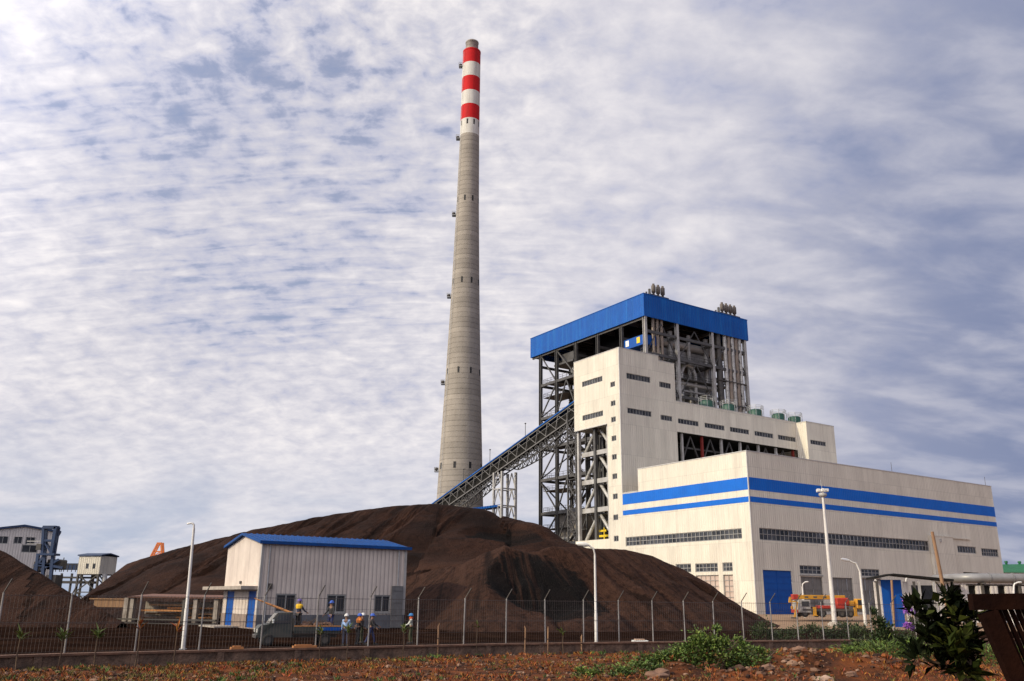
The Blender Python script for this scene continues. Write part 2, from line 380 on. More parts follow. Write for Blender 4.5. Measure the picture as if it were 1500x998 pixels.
M['farwall'] = mat('far cladding', (.62, .57, .53), (.55, .50, .47), .6, scale=.3, ribs=.5, ribamp=.08, streak=.4)
M['bluesteel'] = mat('blue steel', (.016, .04, .105), (.018, .035, .08), .55, scale=1)
M['orange'] = mat('orange steel', (.72, .19, .03), (.55, .14, .03), .5, scale=1)
M['craneyellow'] = mat('crane yellow', (.56, .27, .02), (.36, .17, .025), .6, scale=1.2)
M['tyre'] = mat('tyre', (.022, .021, .02), rough=.85)
M['truckpaint'] = mat('dusty green truck paint', (.028, .036, .032), (.06, .055, .048), .5, scale=1.5)
M['pale'] = mat('pale cab paint', (.36, .34, .32), (.24, .22, .20), .5, scale=1)
M['greenroof'] = mat('green roof', (.012, .13, .05), (.01, .10, .04), .5, scale=.5, ribs=.6, ribamp=.1)
M['skin'] = mat('skin', (.25, .13, .08), rough=.6)
def cloth(n, c): return mat(n, c, tuple(k * .7 for k in c), .85, scale=5)
M['plate'] = mat('white plate', (.8, .8, .75), rough=.5)
M['light'] = mat('lamp lens', (.75, .72, .66), rough=.25)

# ------------------------------------------------------------------ light and sky
SUN_AZ, SUN_EL = R(-116), R(30)          # azimuth from +Y clockwise towards +X
sd = Vector((math.sin(SUN_AZ) * math.cos(SUN_EL), math.cos(SUN_AZ) * math.cos(SUN_EL), math.sin(SUN_EL)))
sl = bpy.data.lights.new('sun', 'SUN'); sl.energy = 3.1; sl.angle = R(1.5); sl.color = (1, .88, .62)
so = bpy.data.objects.new('sun', sl); COL.objects.link(so)
so.rotation_euler = (-sd).to_track_quat('-Z', 'Y').to_euler()
w = bpy.data.worlds.new('World'); scn.world = w; w.use_nodes = True
nt = w.node_tree; N = nt.nodes; L = nt.links
bg = N['Background']; bg.inputs['Strength'].default_value = .1
sky = N.new('ShaderNodeTexSky'); sky.sky_type = 'NISHITA'; sky.sun_disc = False
sky.sun_elevation = SUN_EL; sky.sun_rotation = SUN_AZ; sky.air_density = 1.2; sky.dust_density = 2
def mth(op, a, b=None, c=None, clamp=False):
    n = N.new('ShaderNodeMath'); n.operation = op; n.use_clamp = clamp
    for i, x in enumerate((a, b, c)):
        if x is None: continue
        if isinstance(x, (int, float)): n.inputs[i].default_value = x
        else: L.new(x, n.inputs[i])
    return n.outputs[0]
def mrange(x, a, b, c=0, d=1, sm=True):
    n = N.new('ShaderNodeMapRange'); n.interpolation_type = 'SMOOTHSTEP' if sm else 'LINEAR'
    for i, k in enumerate((a, b, c, d)): n.inputs[i + 1].default_value = k
    L.new(x, n.inputs[0]); return n.outputs[0]
def mixc(f, a, b):
    n = N.new('ShaderNodeMix'); n.data_type = 'RGBA'
    for i, x in ((0, f), (6, a), (7, b)):
        if isinstance(x, tuple): n.inputs[i].default_value = (*x, 1)
        elif isinstance(x, (int, float)): n.inputs[i].default_value = x
        else: L.new(x, n.inputs[i])
    return n.outputs[2]
tc = N.new('ShaderNodeTexCoord'); sep = N.new('ShaderNodeSeparateXYZ'); L.new(tc.outputs['Generated'], sep.inputs[0])
X, Yd, Z = sep.outputs
zc = mth('ADD', mth('MAXIMUM', Z, 0.0), .32)
cmb = N.new('ShaderNodeCombineXYZ'); L.new(mth('DIVIDE', X, zc), cmb.inputs[0]); L.new(mth('DIVIDE', Yd, zc), cmb.inputs[1])
def cloudnoise(rot, sc, scale, detail, rough, dist=0, loc=(0, 0, 0)):
    mp = N.new('ShaderNodeMapping'); mp.inputs['Rotation'].default_value = (0, 0, R(rot)); mp.inputs['Scale'].default_value = sc
    mp.inputs['Location'].default_value = loc
    L.new(cmb.outputs[0], mp.inputs['Vector'])
    n = N.new('ShaderNodeTexNoise'); n.inputs['Scale'].default_value = scale; n.inputs['Detail'].default_value = detail
    n.inputs['Roughness'].default_value = rough; n.inputs['Distortion'].default_value = dist
    L.new(mp.outputs[0], n.inputs['Vector']); return n.outputs['Fac']
big = cloudnoise(10, (1, 1.3, 1), 3.0, 6, .55, .3, (3.1, 1.7, 0))
puff = cloudnoise(12, (1, 1.1, 1), 22, 7, .56, .25)
rip = cloudnoise(3, (.34, 1.5, 1), 30, 5, .5, .45, (.4, 0, 0))
wisp = cloudnoise(-18, (.7, 1.3, 1), 7.0, 6, .52, .25, (5, 2, 0))
lft = mrange(X, -.12, .22, 1, 0)                         # small puffs and ripples lie to the left, long soft bands to the right
ripz = mth('MULTIPLY', mrange(Z, .60, .42), mrange(Z, .14, .32))
fl_ = mth('ADD', mth('MULTIPLY', mth('SUBTRACT', 1, mth('MULTIPLY', ripz, .5)), puff), mth('MULTIPLY', mth('MULTIPLY', ripz, .5), rip))
fr_ = mth('ADD', mth('MULTIPLY', wisp, .72), mth('MULTIPLY', puff, .28))
fine = mth('ADD', mth('MULTIPLY', lft, fl_), mth('MULTIPLY', mth('SUBTRACT', 1, lft), fr_))
fine = mth('ADD', mth('MULTIPLY', mth('SUBTRACT', fine, .5), mrange(Z, .04, .36, .22, 1)), .5)
dens = mth('ADD', mth('ADD', mth('MULTIPLY', fine, .74), mth('MULTIPLY', big, .26)), mth('MULTIPLY', lft, .036))
# a thin spot where the blue shows through, high on the left
pv = N.new('ShaderNodeVectorMath'); pv.operation = 'DOT_PRODUCT'; L.new(tc.outputs['Generated'], pv.inputs[0]); pv.inputs[1].default_value = (at(370, 235, 1) - CAM).normalized()
thin = mth('MULTIPLY', mrange(pv.outputs['Value'], .962, .998), .10)
dens = mth('SUBTRACT', dens, thin)
brt = mrange(dens, .20, .72, 0, 1, False)
rp = N.new('ShaderNodeValToRGB'); L.new(brt, rp.inputs[0]); cr = rp.color_ramp
for k_, (p_, c_) in enumerate(((0, (.27, .35, .59)), (.32, (.45, .48, .65)), (.55, (.655, .645, .72)), (.92, (.98, .93, .92)))):
    e_ = cr.elements[k_] if k_ < 2 else cr.elements.new(p_)
    e_.position = p_; e_.color = (*c_, 1)
cs = N.new('ShaderNodeVectorMath'); cs.operation = 'SCALE'; cs.inputs['Scale'].default_value = 10; L.new(rp.outputs[0], cs.inputs[0])
blue = mixc(mrange(dens, .34, .44, .3, 0), cs.outputs[0], sky.outputs[0])
# a thicker, darker bank lies to the right; a clearer bluish strip near the horizon
bank = mth('MULTIPLY', mrange(X, .10, .52), mrange(Z, .9, .35, .62, 1))
bankn = mth('MULTIPLY', bank, mrange(wisp, .35, .68, 1.0, .62))
colr = mixc(bankn, blue, (2.3, 2.7, 4.2))
low = mrange(Z, .20, .0, 0, .8)
lown = mth('MULTIPLY', low, mrange(big, .36, .6, 1.0, .35))
colr = mixc(mth('MULTIPLY', lown, mrange(X, -.1, .35, 1, .3)), colr, (3.7, 4.6, 6.2))
# brighter cloud around the veiled sun, out of view, added to lift shaded walls
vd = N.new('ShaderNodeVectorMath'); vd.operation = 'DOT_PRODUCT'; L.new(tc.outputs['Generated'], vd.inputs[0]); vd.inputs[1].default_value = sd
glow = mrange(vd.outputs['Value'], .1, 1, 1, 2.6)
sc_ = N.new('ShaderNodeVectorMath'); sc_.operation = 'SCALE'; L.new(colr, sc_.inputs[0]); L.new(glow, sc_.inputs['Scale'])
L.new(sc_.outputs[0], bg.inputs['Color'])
scn.view_settings.view_transform = 'Standard'; scn.view_settings.look = 'None'
scn.view_settings.exposure = 0; scn.view_settings.gamma = 1

# ------------------------------------------------------------------ ground
FPX = [(-200, 966), (0, 960), (94, 957), (420, 949.5), (740, 942.5), (920, 940.3), (1092, 938.5), (1245, 937), (1330, 936.4), (1420, 936)]
FP = [atz(a, b, .55) for a, b in FPX]
def fenceY(x):
    if x <= FP[0].x: i = 0
    elif x >= FP[-1].x: i = len(FP) - 2
    else: i = max(k for k in range(len(FP) - 1) if FP[k].x <= x)
    a, b = FP[i], FP[i + 1]; return a.y + (b.y - a.y) * (x - a.x) / (b.x - a.x)
def fencepx(px):
    i = max([k for k in range(len(FPX) - 1) if FPX[k][0] <= px] or [0])
    a, b = FPX[i], FPX[i + 1]; return atz(px, a[1] + (b[1] - a[1]) * (px - a[0]) / (b[0] - a[0]), .55)
MOUNDS = [(11.6, 37, .62, 3.6, 2.4), (15.0, 36.5, .35, 3.5, 2.0), (6.2, 34.6, .45, .85, .7), (8.6, 33.5, .2, 2.0, 1.4)]
def ground(x, y):
    z = 0
    if y < 62:
        d = fenceY(x) - y
        if d > 0:
            k = sstep(.3, 2.5, d)
            z += k * (.16 * noise.noise((x * .35, y * .35, 0)) + .07 * noise.noise((x * 1.3, y * 1.3, 3)) + .04 * noise.noise((x * 3.7, y * 3.7, 5)))
            for mx, my, h, a, b in MOUNDS:
                z += h * math.exp(-((x - mx) / a) ** 2 - ((y - my) / b) ** 2) * (1 + .35 * noise.noise((x * 1.6, y * 1.6, 9)))
        else: z += sstep(.5, 3, -d) * (.05 * noise.noise((x * .4, y * .4, 1)) + .03 * noise.noise((x * 1.5, y * 1.5, 4)))
    z += 1.0 * sstep(112, 124, y) * sstep(22, 34, x)
    return z
def axis(lo, hi, st, far):
    a = []; v = lo; s = st
    while v > -far: s *= 1.35; v -= s; a.append(v)
    a.reverse(); v = lo
    while v < hi: a.append(v); v += st
    a.append(hi); v = hi; s = st
    while v < far: s *= 1.35; v += s; a.append(v)
    return a
gx = axis(-26, 34, .4, 9000); gy = axis(24, 58, .3, 9000)
gm = MB(); nx = len(gx); ny = len(gy)
gv = [(x, y, ground(x, y)) for y in gy for x in gx]
gf = []; gmi = []
for j in range(ny - 1):
    for i in range(nx - 1):
        gf.append((j * nx + i, j * nx + i + 1, (j + 1) * nx + i + 1, (j + 1) * nx + i))
        cx, cy = (gx[i] + gx[i + 1]) / 2, (gy[j] + gy[j + 1]) / 2
        gmi.append(0 if cy < fenceY(cx) else (2 if cy > 106 and cx > 24 else 1))
gm.v = gv; gm.f = gf; gm.m = gmi; gm.sm = [True] * len(gf)
tag(gm.build('ground', [M['soil'], M['coalyard'], M['tanyard']]), 'reddish soil before the fence and dark coal yard behind it', None, None, 'structure')

wt_ = MB(); wt_.add([(-6000, 270, .05), (-30, 270, .05), (400, 9000, .05), (-6000, 9000, .05)], [(0, 1, 2, 3)])
tag(wt_.build('water', mat('sea water', (.05, .085, .11), (.06, .09, .11), .12, scale=.02)), 'sea', None, None, 'structure')
# rubble, weeds
def rockmesh(mb, c, r, seed, flat=.7, n=7):
    c = Vector(c); b = len(mb.v); nu, nv = n, max(4, n - 2); vs = []
    for j in range(nv + 1):
        ph = math.pi * j / nv
        for i in range(nu):
            t = 2 * math.pi * i / nu + seed
            d = Vector((math.sin(ph) * math.cos(t), math.sin(ph) * math.sin(t), -math.cos(ph)))
            k = 1 + .55 * noise.noise(d * 1.7 + Vector((seed * 3.1, seed * 1.7, 0)))
            vs.append(c + Vector((d.x * r * k * (1 + .3 * math.sin(seed)), d.y * r * k, d.z * r * k * flat)))
    mb.add(vs, [(j * nu + i, j * nu + (i + 1) % nu, (j + 1) * nu + (i + 1) % nu, (j + 1) * nu + i) for j in range(nv) for i in range(nu)])
rub = MB()
for k in range(30000):
    x = rng.uniform(-21, 21); fy = fenceY(x); y = rng.uniform(26, fy - .8)
    px = 760 + x / y * 1335
    if abs(x) > y * .66: continue
    mound = max(math.exp(-((x - m[0]) / m[3]) ** 2 - ((y - m[1]) / m[4]) ** 2) for m in MOUNDS)
    dn = .42 + .8 * noise.noise((x * .35, y * .35, 11)) + .6 * mound - (.35 if x > 15 else 0)
    if rng.random() > dn: continue
    r = rng.choice((.02, .025, .03, .035, .04, .05, .05, .06, .07, .09, .13)) * (.75 + .6 * noise.noise((x * .5, y * .5, 44))) * (1 + .4 * mound)
    rockmesh(rub, (x, y, ground(x, y) + r * .25), r, rng.uniform(0, 50), rng.uniform(.4, .85), 5)
tag(rub.build('rubble', M['stone']), 'loose brown stones scattered over the reddish ground before the fence', None, None, 'stuff')
for nm, mk, dens_, hh, cond, lab in (
        ('dry_weeds', 'weedo', 11000, .15, lambda x, y: (.35 + .65 * noise.noise((x * .22, y * .3, 2))) + (.6 if x > 13 else 0), 'dry orange weeds growing among the stones'),
        ('yellow_weeds', 'weedy', 5200, .14, lambda x, y: .1 + .8 * noise.noise((x * .3, y * .3, 30)) + (.35 if x < -7 else 0), 'yellowish weeds growing among the stones'),
        ('green_weeds', 'weedg', 3000, .18, lambda x, y: .02 + .9 * noise.noise((x * .28, y * .3, 60)) + (.3 if 3 < x < 9 else 0), 'green weeds growing in patches before the fence')):
    mb = MB()
    for k in range(dens_):
        x = rng.uniform(-20, 24); y = rng.uniform(26, fenceY(x) - .5)
        if abs(x) > y * .66 or rng.random() > cond(x, y): continue
        z = ground(x, y); h = hh * rng.uniform(.5, 1.5)
        for q in range(5):
            a = rng.uniform(0, 6.28); t = rng.uniform(.3, 1.1)
            mb.leaf((x + rng.uniform(-.07, .07), y + rng.uniform(-.07, .07), z), h, h * .28, (math.cos(a) * t, math.sin(a) * t, 1), (math.sin(a), -math.cos(a), .3))
    tag(mb.build(nm, M[mk]), lab, None, None, 'stuff')
for px, Y, r, mk, lab in ((6, 28.8, .34, 'palerock', 'pale flat boulder at the bottom left corner of the ground'),
                          (307, 28.2, .2, 'palerock', 'pale pointed rock among the weeds below the wooden shelter'),
                          (822, 29.6, .2, 'palerock', 'pale rounded rock among rubble at the bottom centre'),
                          (972, 33.0, .42, 'rock', 'large brown boulder in front of the leafy green bush'),
                          (1208, 31.5, .26, 'palerock', 'long pale rock lying on the rubble heap at right'),
                          (1128, 33.5, .22, 'rock', 'brown rock on the near slope of the rubble heap'),
                          (1178, 36.2, .24, 'rock', 'brown rock on top of the rubble heap'),
                          (1248, 33.8, .2, 'rock', 'brown rock at the right foot of the rubble heap'),
                          (640, 30.5, .22, 'rock', 'brown rock among rubble right of the bottom centre weeds'),
                          (452, 30.0, .20, 'rock', 'small brown rock in front of the man in light blue shirt')):
    x = (px - 757) / 1335 * Y; mb = MB(); rockmesh(mb, (0, 0, 0), r, px * .37, .62, 12)
    tag(mb.build('rock', M[mk], None, (x, Y, ground(x, Y) + r * .2)), lab, 'rock', 'rocks lying on the ground before the fence')

# ------------------------------------------------------------------ coal piles
def ridgepts(L_): return [at(*q) for q in L_]
def pileheight(x, y, ridges):
    best = -1e9; P = Vector((x, y, 0))
    for ri_, (pts, slope, w) in enumerate(ridges):
        arc = 0
        for a, b in zip(pts, pts[1:]):
            d = Vector((b.x - a.x, b.y - a.y, 0)); l2 = d.length_squared
            t = max(0, min(1, ((x - a.x) * d.x + (y - a.y) * d.y) / l2))
            q = Vector((a.x + d.x * t, a.y + d.y * t, 0)); dd = (P - q).length
            h = a.z + (b.z - a.z) * t - slope * (math.sqrt(dd * dd + w * w) - w)
            s_ = arc + d.length * t
            if h > best:
                best = h; bs, bd, bi = s_, dd, ri_
            arc += d.length
    k = min(1, bd / 5)
    g_ = noise.noise((bs * .40 + .10 * bd, bd * .04, 0)) * .6 - abs(noise.noise((bs * .85 + .2 * bd, bd * .05, 7))) * .7 - abs(noise.noise((bs * 2.1 + .15 * bd, bd * .07, 17))) * .35
    best += k * ((g_ - .12) * 1.25 + .30 * noise.noise((x * .16, y * .16, 5))) + (.25 + .75 * k) * .16 * noise.noise((x * .6, y * .6, 2)) + .05 * noise.noise((x * 1.7, y * 1.7, 4))
    return best, bs, bd, bi
    return best
SHO = at(378.5, 870, 80)
def sheddist(x, y):
    r_ = Vector((x - SHO.x, y - SHO.y, 0)); a = r_.dot(UB); b = r_.dot(UA)
    return math.hypot(max(-1.5 - a, 0, a - 14.9), max(-9 - b, 0, b - 11))
def pile(name, label, ridges, xr, yr, st, scoop=(), cut=None):
    mb = MB(); nx = int((xr[1] - xr[0]) / st) + 1; ny = int((yr[1] - yr[0]) / st) + 1
    vs = []; hs = []; fr = []; fl0 = []; dry = []
    for j in range(ny):
        for i in range(nx):
            x = xr[0] + i * st; y = yr[0] + j * st; h, fs__, fd__, id__ = pileheight(x, y, ridges); f_ = 0; fl0.append((fs__, fd__, 0)); dry.append(float(id__))
            for (sx, sy, ra, rb, dp) in scoop:
                e = ((x - sx) / ra) ** 2 + ((y - sy) / rb) ** 2
                if e < 1: h -= dp * (1 - e) ** .7 * (1 + .5 * noise.noise((x * .4, y * .4, 20)))
                f_ = max(f_, 1 - e)
            h = min(h, sheddist(x, y) * .75 - .5)
            if cut: h = min(h, cut.z + .85 * (x - cut.x * y / cut.y))
            hs.append(h); vs.append((x, y, max(h, -.4))); fr.append(max(0, min(1, f_ * 1.2)))
    mb.v = vs
    for j in range(ny - 1):
        for i in range(nx - 1):
            q = (j * nx + i, j * nx + i + 1, (j + 1) * nx + i + 1, (j + 1) * nx + i)
            if max(hs[a] for a in q) > -.3: mb.f.append(q); mb.sm.append(True); mb.m.append(0)
    o = mb.build(name, M['coal'])
    a_ = o.data.attributes.new('fresh', 'FLOAT', 'POINT'); a_.data.foreach_set('value', fr)
    a_ = o.data.attributes.new('dry', 'FLOAT', 'POINT'); a_.data.foreach_set('value', dry)  # ridge index, lighter brown where the front ridge wins
    a_ = o.data.attributes.new('flow', 'FLOAT_VECTOR', 'POINT'); a_.data.foreach_set('vector', [c for v in fl0 for c in v])
    return tag(o, label, 'coal pile')
RA = ridgepts([(60, 900, 152), (130, 868, 150), (180, 830, 147), (230, 814, 143), (280, 800, 140), (380, 775, 135), (500, 752, 130), (580, 741, 127), (640, 738, 125), (700, 745, 122), (770, 765, 118), (830, 795, 112), (880, 830, 108), (930, 870, 105)])
RB = ridgepts([(585, 806, 101), (605, 796, 99), (640, 791, 95), (720, 792, 95), (790, 799, 96), (860, 803, 100), (915, 805, 104), (950, 813, 107), (990, 830, 110), (1030, 853, 112), (1060, 875, 114), (1112, 907, 116)])
RC = ridgepts([(700, 800, 88), (640, 830, 80), (600, 870, 74)])
pile('coal_pile', 'huge dark brown coal heap stretching behind the grey shed', [(RA, .50, 2.5), (RB, .58, .35)], (-75, 36), (60, 185), .4,
     [(at(800, 830, 90).x, 90.5, 7.5, 6.5, 2.2), (at(740, 770, 112).x, 113, 6, 3, 1.0)], at(132, 868, 150))
pile('coal_pile', 'dark coal heap cut off by the left edge beside the fence', [(ridgepts([(-160, 725, 96), (-60, 775, 93), (0, 806, 90), (52, 837, 87), (98, 867, 84), (145, 891, 82), (168, 905, 81)]), .62, .3)], (-75, -34), (62, 125), .5)

# ------------------------------------------------------------------ window helper
def window(parent, fn, h, inward, depth=.18, nx=4, ny=1, bar=.07, fm='frame', pm='glass', name='window', pname='pane', edge=None):
    inw = Vector(inward); a0, a1, b0, b1 = h; mb = MB(); e = edge or bar * 1.3
    P = lambda a, b, d: Vector(fn(a, b)) + inw * d
    def strip(A0, A1, B0, B1, d0, d1):
        mb.hexa([P(A0, B0, d0), P(A1, B0, d0), P(A1, B0, d1), P(A0, B0, d1), P(A0, B1, d0), P(A1, B1, d0), P(A1, B1, d1), P(A0, B1, d1)])
    g = .004
    strip(a0 + g, a1 - g, b0 + g, b0 + e, depth - .06, depth + .02); strip(a0 + g, a1 - g, b1 - e, b1 - g, depth - .06, depth + .02)
    strip(a0 + g, a0 + e, b0 + e, b1 - e, depth - .06, depth + .02); strip(a1 - e, a1 - g, b0 + e, b1 - e, depth - .06, depth + .02)
    for i in range(1, nx):
        a = a0 + (a1 - a0) * i / nx; strip(a - bar / 2, a + bar / 2, b0 + e, b1 - e, depth - .045, depth + .01)
    for j in range(1, ny):
        b = b0 + (b1 - b0) * j / ny; strip(a0 + e, a1 - e, b - bar / 2, b + bar / 2, depth - .05, depth + .005)
    f = mb.build(name, M[fm], parent)
    q = MB()
    for i in range(nx):
        for j in range(ny):
            A0, A1, B0, B1 = a0 + (a1 - a0) * i / nx, a0 + (a1 - a0) * (i + 1) / nx, b0 + (b1 - b0) * j / ny, b0 + (b1 - b0) * (j + 1) / ny
            t1, t2 = rng.uniform(0, .03), rng.uniform(0, .03)
            q.add([P(A0, B0, depth + .03), P(A1, B0, depth + .03 + t1), P(A1, B1, depth + .03 + t1 + t2), P(A0, B1, depth + .03 + t2)], [(0, 1, 2, 3)])
    q.build(pname, M[pm], f)
    return f

# ------------------------------------------------------------------ turbine hall (local x = along the long face, y = along the short face)
G0 = .6
hall = thing('turbine_hall', 'wide cream clad hall with two blue stripes around it', 'industrial hall', KORG, YAW)
LF = lambda a, z: (a, 0, z)
SF = lambda a, z: (0, a, z)
longwin = [(1.8, 48.3, 12.2, 14.1), (10.9, 16.35, 7.25, 8.62), (27.0, 32.2, 7.25, 8.5), (57.8, 64.3, 12.35, 13.65), (66.2, 72.4, 12.0, 13.5)]
longlv = [(10.95, 16.3, .9, 6.85), (18.0, 24.3, .9, 6.88), (27.0, 32.3, .9, 6.9)]
doorh = (1.9, 8.75, .7, 7.65); doord = (58.7, 64.2, .9, 8.75)
shortwin = [(2.0, 29.85, 12.4, 14.03), (4.35, 6.5, 7.45, 8.85), (7.5, 12.55, 7.45, 8.85), (13.5, 17.15, 7.45, 8.9)]
shortlv = [(4.4, 6.5, .9, 6.95), (7.45, 12.5, .9, 6.95), (13.45, 17.1, .9, 6.95)]
mb = MB()
mb.wall(LF, (0, 73.3), (G0, 26.1), longwin + longlv + [doorh, doord], .3, (0, 1, 0))
mb.wall(SF, (0, 26.0), (G0, 26.1), shortwin[1:] + shortlv + [(2.0, 26.0, 12.4, 14.03)], .3, (1, 0, 0))
mb.wall(SF, (26.0, 30.4), (G0, 22.1), [(26.0, 29.85, 12.4, 14.03)], .3, (1, 0, 0))
mb.add([(73.3, 0, G0), (73.3, 30.4, G0), (73.3, 30.4, 26.1), (73.3, 0, 26.1)], [(0, 1, 2, 3)])
mb.add([(0, 26, 22.1), (18, 26, 22.1), (18, 26, 26.1), (0, 26, 26.1)], [(0, 1, 2, 3)])
mb.add([(18, 26, 22.1), (18, 30.4, 22.1), (18, 30.4, 26.1), (18, 26, 26.1)], [(0, 1, 2, 3)])
mb.build('wall', M['cladding'], hall)
rf = MB(); rf.add([(.2, .2, 25.5), (73.1, .2, 25.5), (73.1, 30.3, 25.5), (18, 30.3, 25.5), (18, 26.1, 25.5), (.2, 26.1, 25.5)], [(0, 1, 2, 3, 4, 5)])
rf.add([(.2, 26.1, 21.6), (17.9, 26.1, 21.6), (17.9, 30.3, 21.6), (.2, 30.3, 21.6)], [(0, 1, 2, 3)])
rf.build('roof', M['cap'], hall)
cp_ = MB(); cp_.box(-.06, 73.36, -.06, .25, 26.1, 26.24); cp_.box(-.06, .25, .25, 26.06, 26.1, 26.24); cp_.box(73.05, 73.36, .25, 30.4, 26.1, 26.24); cp_.box(-.06, .25, 26.07, 30.38, 22.1, 22.22); cp_.box(.25, 18, 25.8, 26.06, 26.1, 26.24)
cp_.box(-.05, .0, -.05, .12, G0, 26.1); cp_.box(0, .12, -.05, -.003, G0, 26.1)
cp_.build('coping', M['cap'], hall)
for z0, z1 in ((19.98, 21.95), (18.03, 18.9)):
    s_ = MB(); s_.box(-.03, 73.3, -.03, -.003, z0, z1); s_.box(-.03, -.003, -.003, 30.38, z0 + .0, z1)
    s_.box(73.303, 73.33, 0, 30, z0, z1)
    s_.build('blue_stripe', M['stripe'], hall)
for h, n, k in zip(longwin, (46, 5, 5, 7, 7), (2, 2, 2, 1, 2)): window(hall, LF, h, (0, 1, 0), .16, n, k, .1)
for h, n in zip(shortwin, (30, 3, 6, 4)): window(hall, SF, h, (1, 0, 0), .16, n, 2, .1)
for h in longlv: window(hall, LF, h, (0, 1, 0), .2, 5, 3, .07, 'shutter', 'shutter', 'shutter', 'shutter_panel', .15)
for h in shortlv: window(hall, SF, h, (1, 0, 0), .2, max(2, int((h[1] - h[0]) / .9)), 7, .06, 'frame', 'shutterp', 'glazed_shutter', 'glazed_panel', .1)
d = MB(); d.box(1.93, 8.72, .14, .24, .7, 7.62)
for i in range(1, 7): d.box(1.95, 8.7, .10, .139, .7 + i * .99, .76 + i * .99)
d.box(5.28, 5.36, .095, .139, .7, 7.6)
dd = d.build('door', M['bluedoor'], hall)
t = MB(); t.box(1.7, 1.9, -.06, -.003, .7, 7.9); t.box(8.75, 8.95, -.06, -.003, .7, 7.9); t.box(1.9, 8.75, -.06, -.003, 7.65, 7.9); t.build('door_trim', M['cladding'], hall)
d = MB(); d.box(58.72, 64.18, .22, .29, .9, 8.72); d.build('doorway_shade', M['interior'], hall)  # near-black sheet stands in for the shade inside the open doorway
p = MB(); p.box(48.5, 55.4, -.7, -.003, G0, 15.0); p.box(55.4, 62.4, -.28, -.003, 14.9, 15.15); p.box(48.45, 55.45, -.76, -.003, 15.0, 15.12); p.build('pilaster', M['cladding'], hall)
p = MB(); p.box(50.8, 51.2, -.95, -.7, 14.0, 14.5); p.build('wall_lamp', M['paleSteel'], hall)
for a, b, z in ((10.9, 16.35, 7.05), (27.0, 32.2, 7.05)): MB().box(a - .2, b + .2, -.12, -.003, z - .06, z + .1).build('sill', M['frame'], hall)
for u in (39.7, 71.8):
    a = MB(); a.tube([(u, .3, 26.2), (u, .3, 28.0)], .04, 5); a.build('lightning_rod', M['darksteel'], hall)

# ------------------------------------------------------------------ bunker house (tall cream tower and long wing)
bun = thing('bunker_house', 'tall cream clad tower with a long windowed wing to the right', 'industrial building', KORG, YAW)
S0 = 30.4
LW = lambda a, z: (a, S0, z)
EW = lambda a, z: (a, 27.6, z)
lw = [(1.8, 8.1, 44.55, 45.75), (10.2, 13.7, 44.1, 45.25), (1.8, 8.1, 37.65, 38.75), (10.2, 13.7, 37.4, 38.45)]
lw2 = [(15.25, 21.1, 37.25, 38.3), (22.8, 28.7, 37.25, 38.3), (30.3, 36.2, 37.25, 38.3), (37.9, 43.9, 37.25, 38.3), (45.5, 51.4, 37.25, 38.3)]
ew = [(52.8, 58.2, 36.6, 37.6)]
sw_small = [(31.8, 33.2, z, z + 1.05) for z in (13.4, 17.3, 21.2, 25.0, 28.7, 32.3, 36.0, 39.2, 43.0)]
sw = [(35.6, 42.15, 44.8, 45.9), (35.6, 42.15, 37.75, 38.85)]
mb = MB()
mb.wall(LW, (0, 10.5), (G0, 50.55), [lw[0], lw[2]], .3, (0, 1, 0))
mb.wall(LW, (10.5, 14.85), (G0, 49.55), [lw[1], lw[3]], .3, (0, 1, 0))
mb.wall(LW, (14.85, 51.8), (35.5, 41.75), lw2, .3, (0, 1, 0))
mb.wall(LW, (14.85, 51.8), (G0, 29.2))
mb.wall(SF, (30.4, 34.4), (G0, 36.0), sw_small[:6], .25, (1, 0, 0))
mb.wall(SF, (30.4, 34.4), (36.0, 50.55), sw_small[6:], .25, (1, 0, 0))
mb.wall(SF, (34.4, 44.8), (36.0, 50.55), sw, .3, (1, 0, 0))
mb.wall(SF, (34.4, 44.8), (G0, 14.0))
# back, far ends, soffit, roofs
mb.add([(0, 44.8, 36), (14.85, 44.8, 36), (14.85, 44.8, 49.55), (10.5, 44.8, 49.55), (10.5, 44.8, 50.55), (0, 44.8, 50.55)], [(0, 1, 2, 3, 4, 5)])
mb.add([(.01, 34.4, 36), (14.8, 34.4, 36), (14.8, 44.8, 36), (.01, 44.8, 36)], [(0, 1, 2, 3)])
mb.add([(10.5, S0, 49.55), (10.5, 44.8, 49.55), (10.5, 44.8, 50.55), (10.5, S0, 50.55)], [(0, 1, 2, 3)])
mb.add([(14.85, S0, 41.75), (14.85, 44.8, 41.75), (14.85, 44.8, 49.55), (14.85, S0, 49.55)], [(0, 1, 2, 3)])
mb.add([(0.02, 34.4, 14), (12, 34.4, 14), (12, 44.8, 14), (0.02, 44.8, 14)], [(0, 1, 2, 3)])
mb.add([(.01, 34.4, 14), (14, 34.4, 14), (14, 34.4, 36), (.01, 34.4, 36)], [(0, 1, 2, 3)])
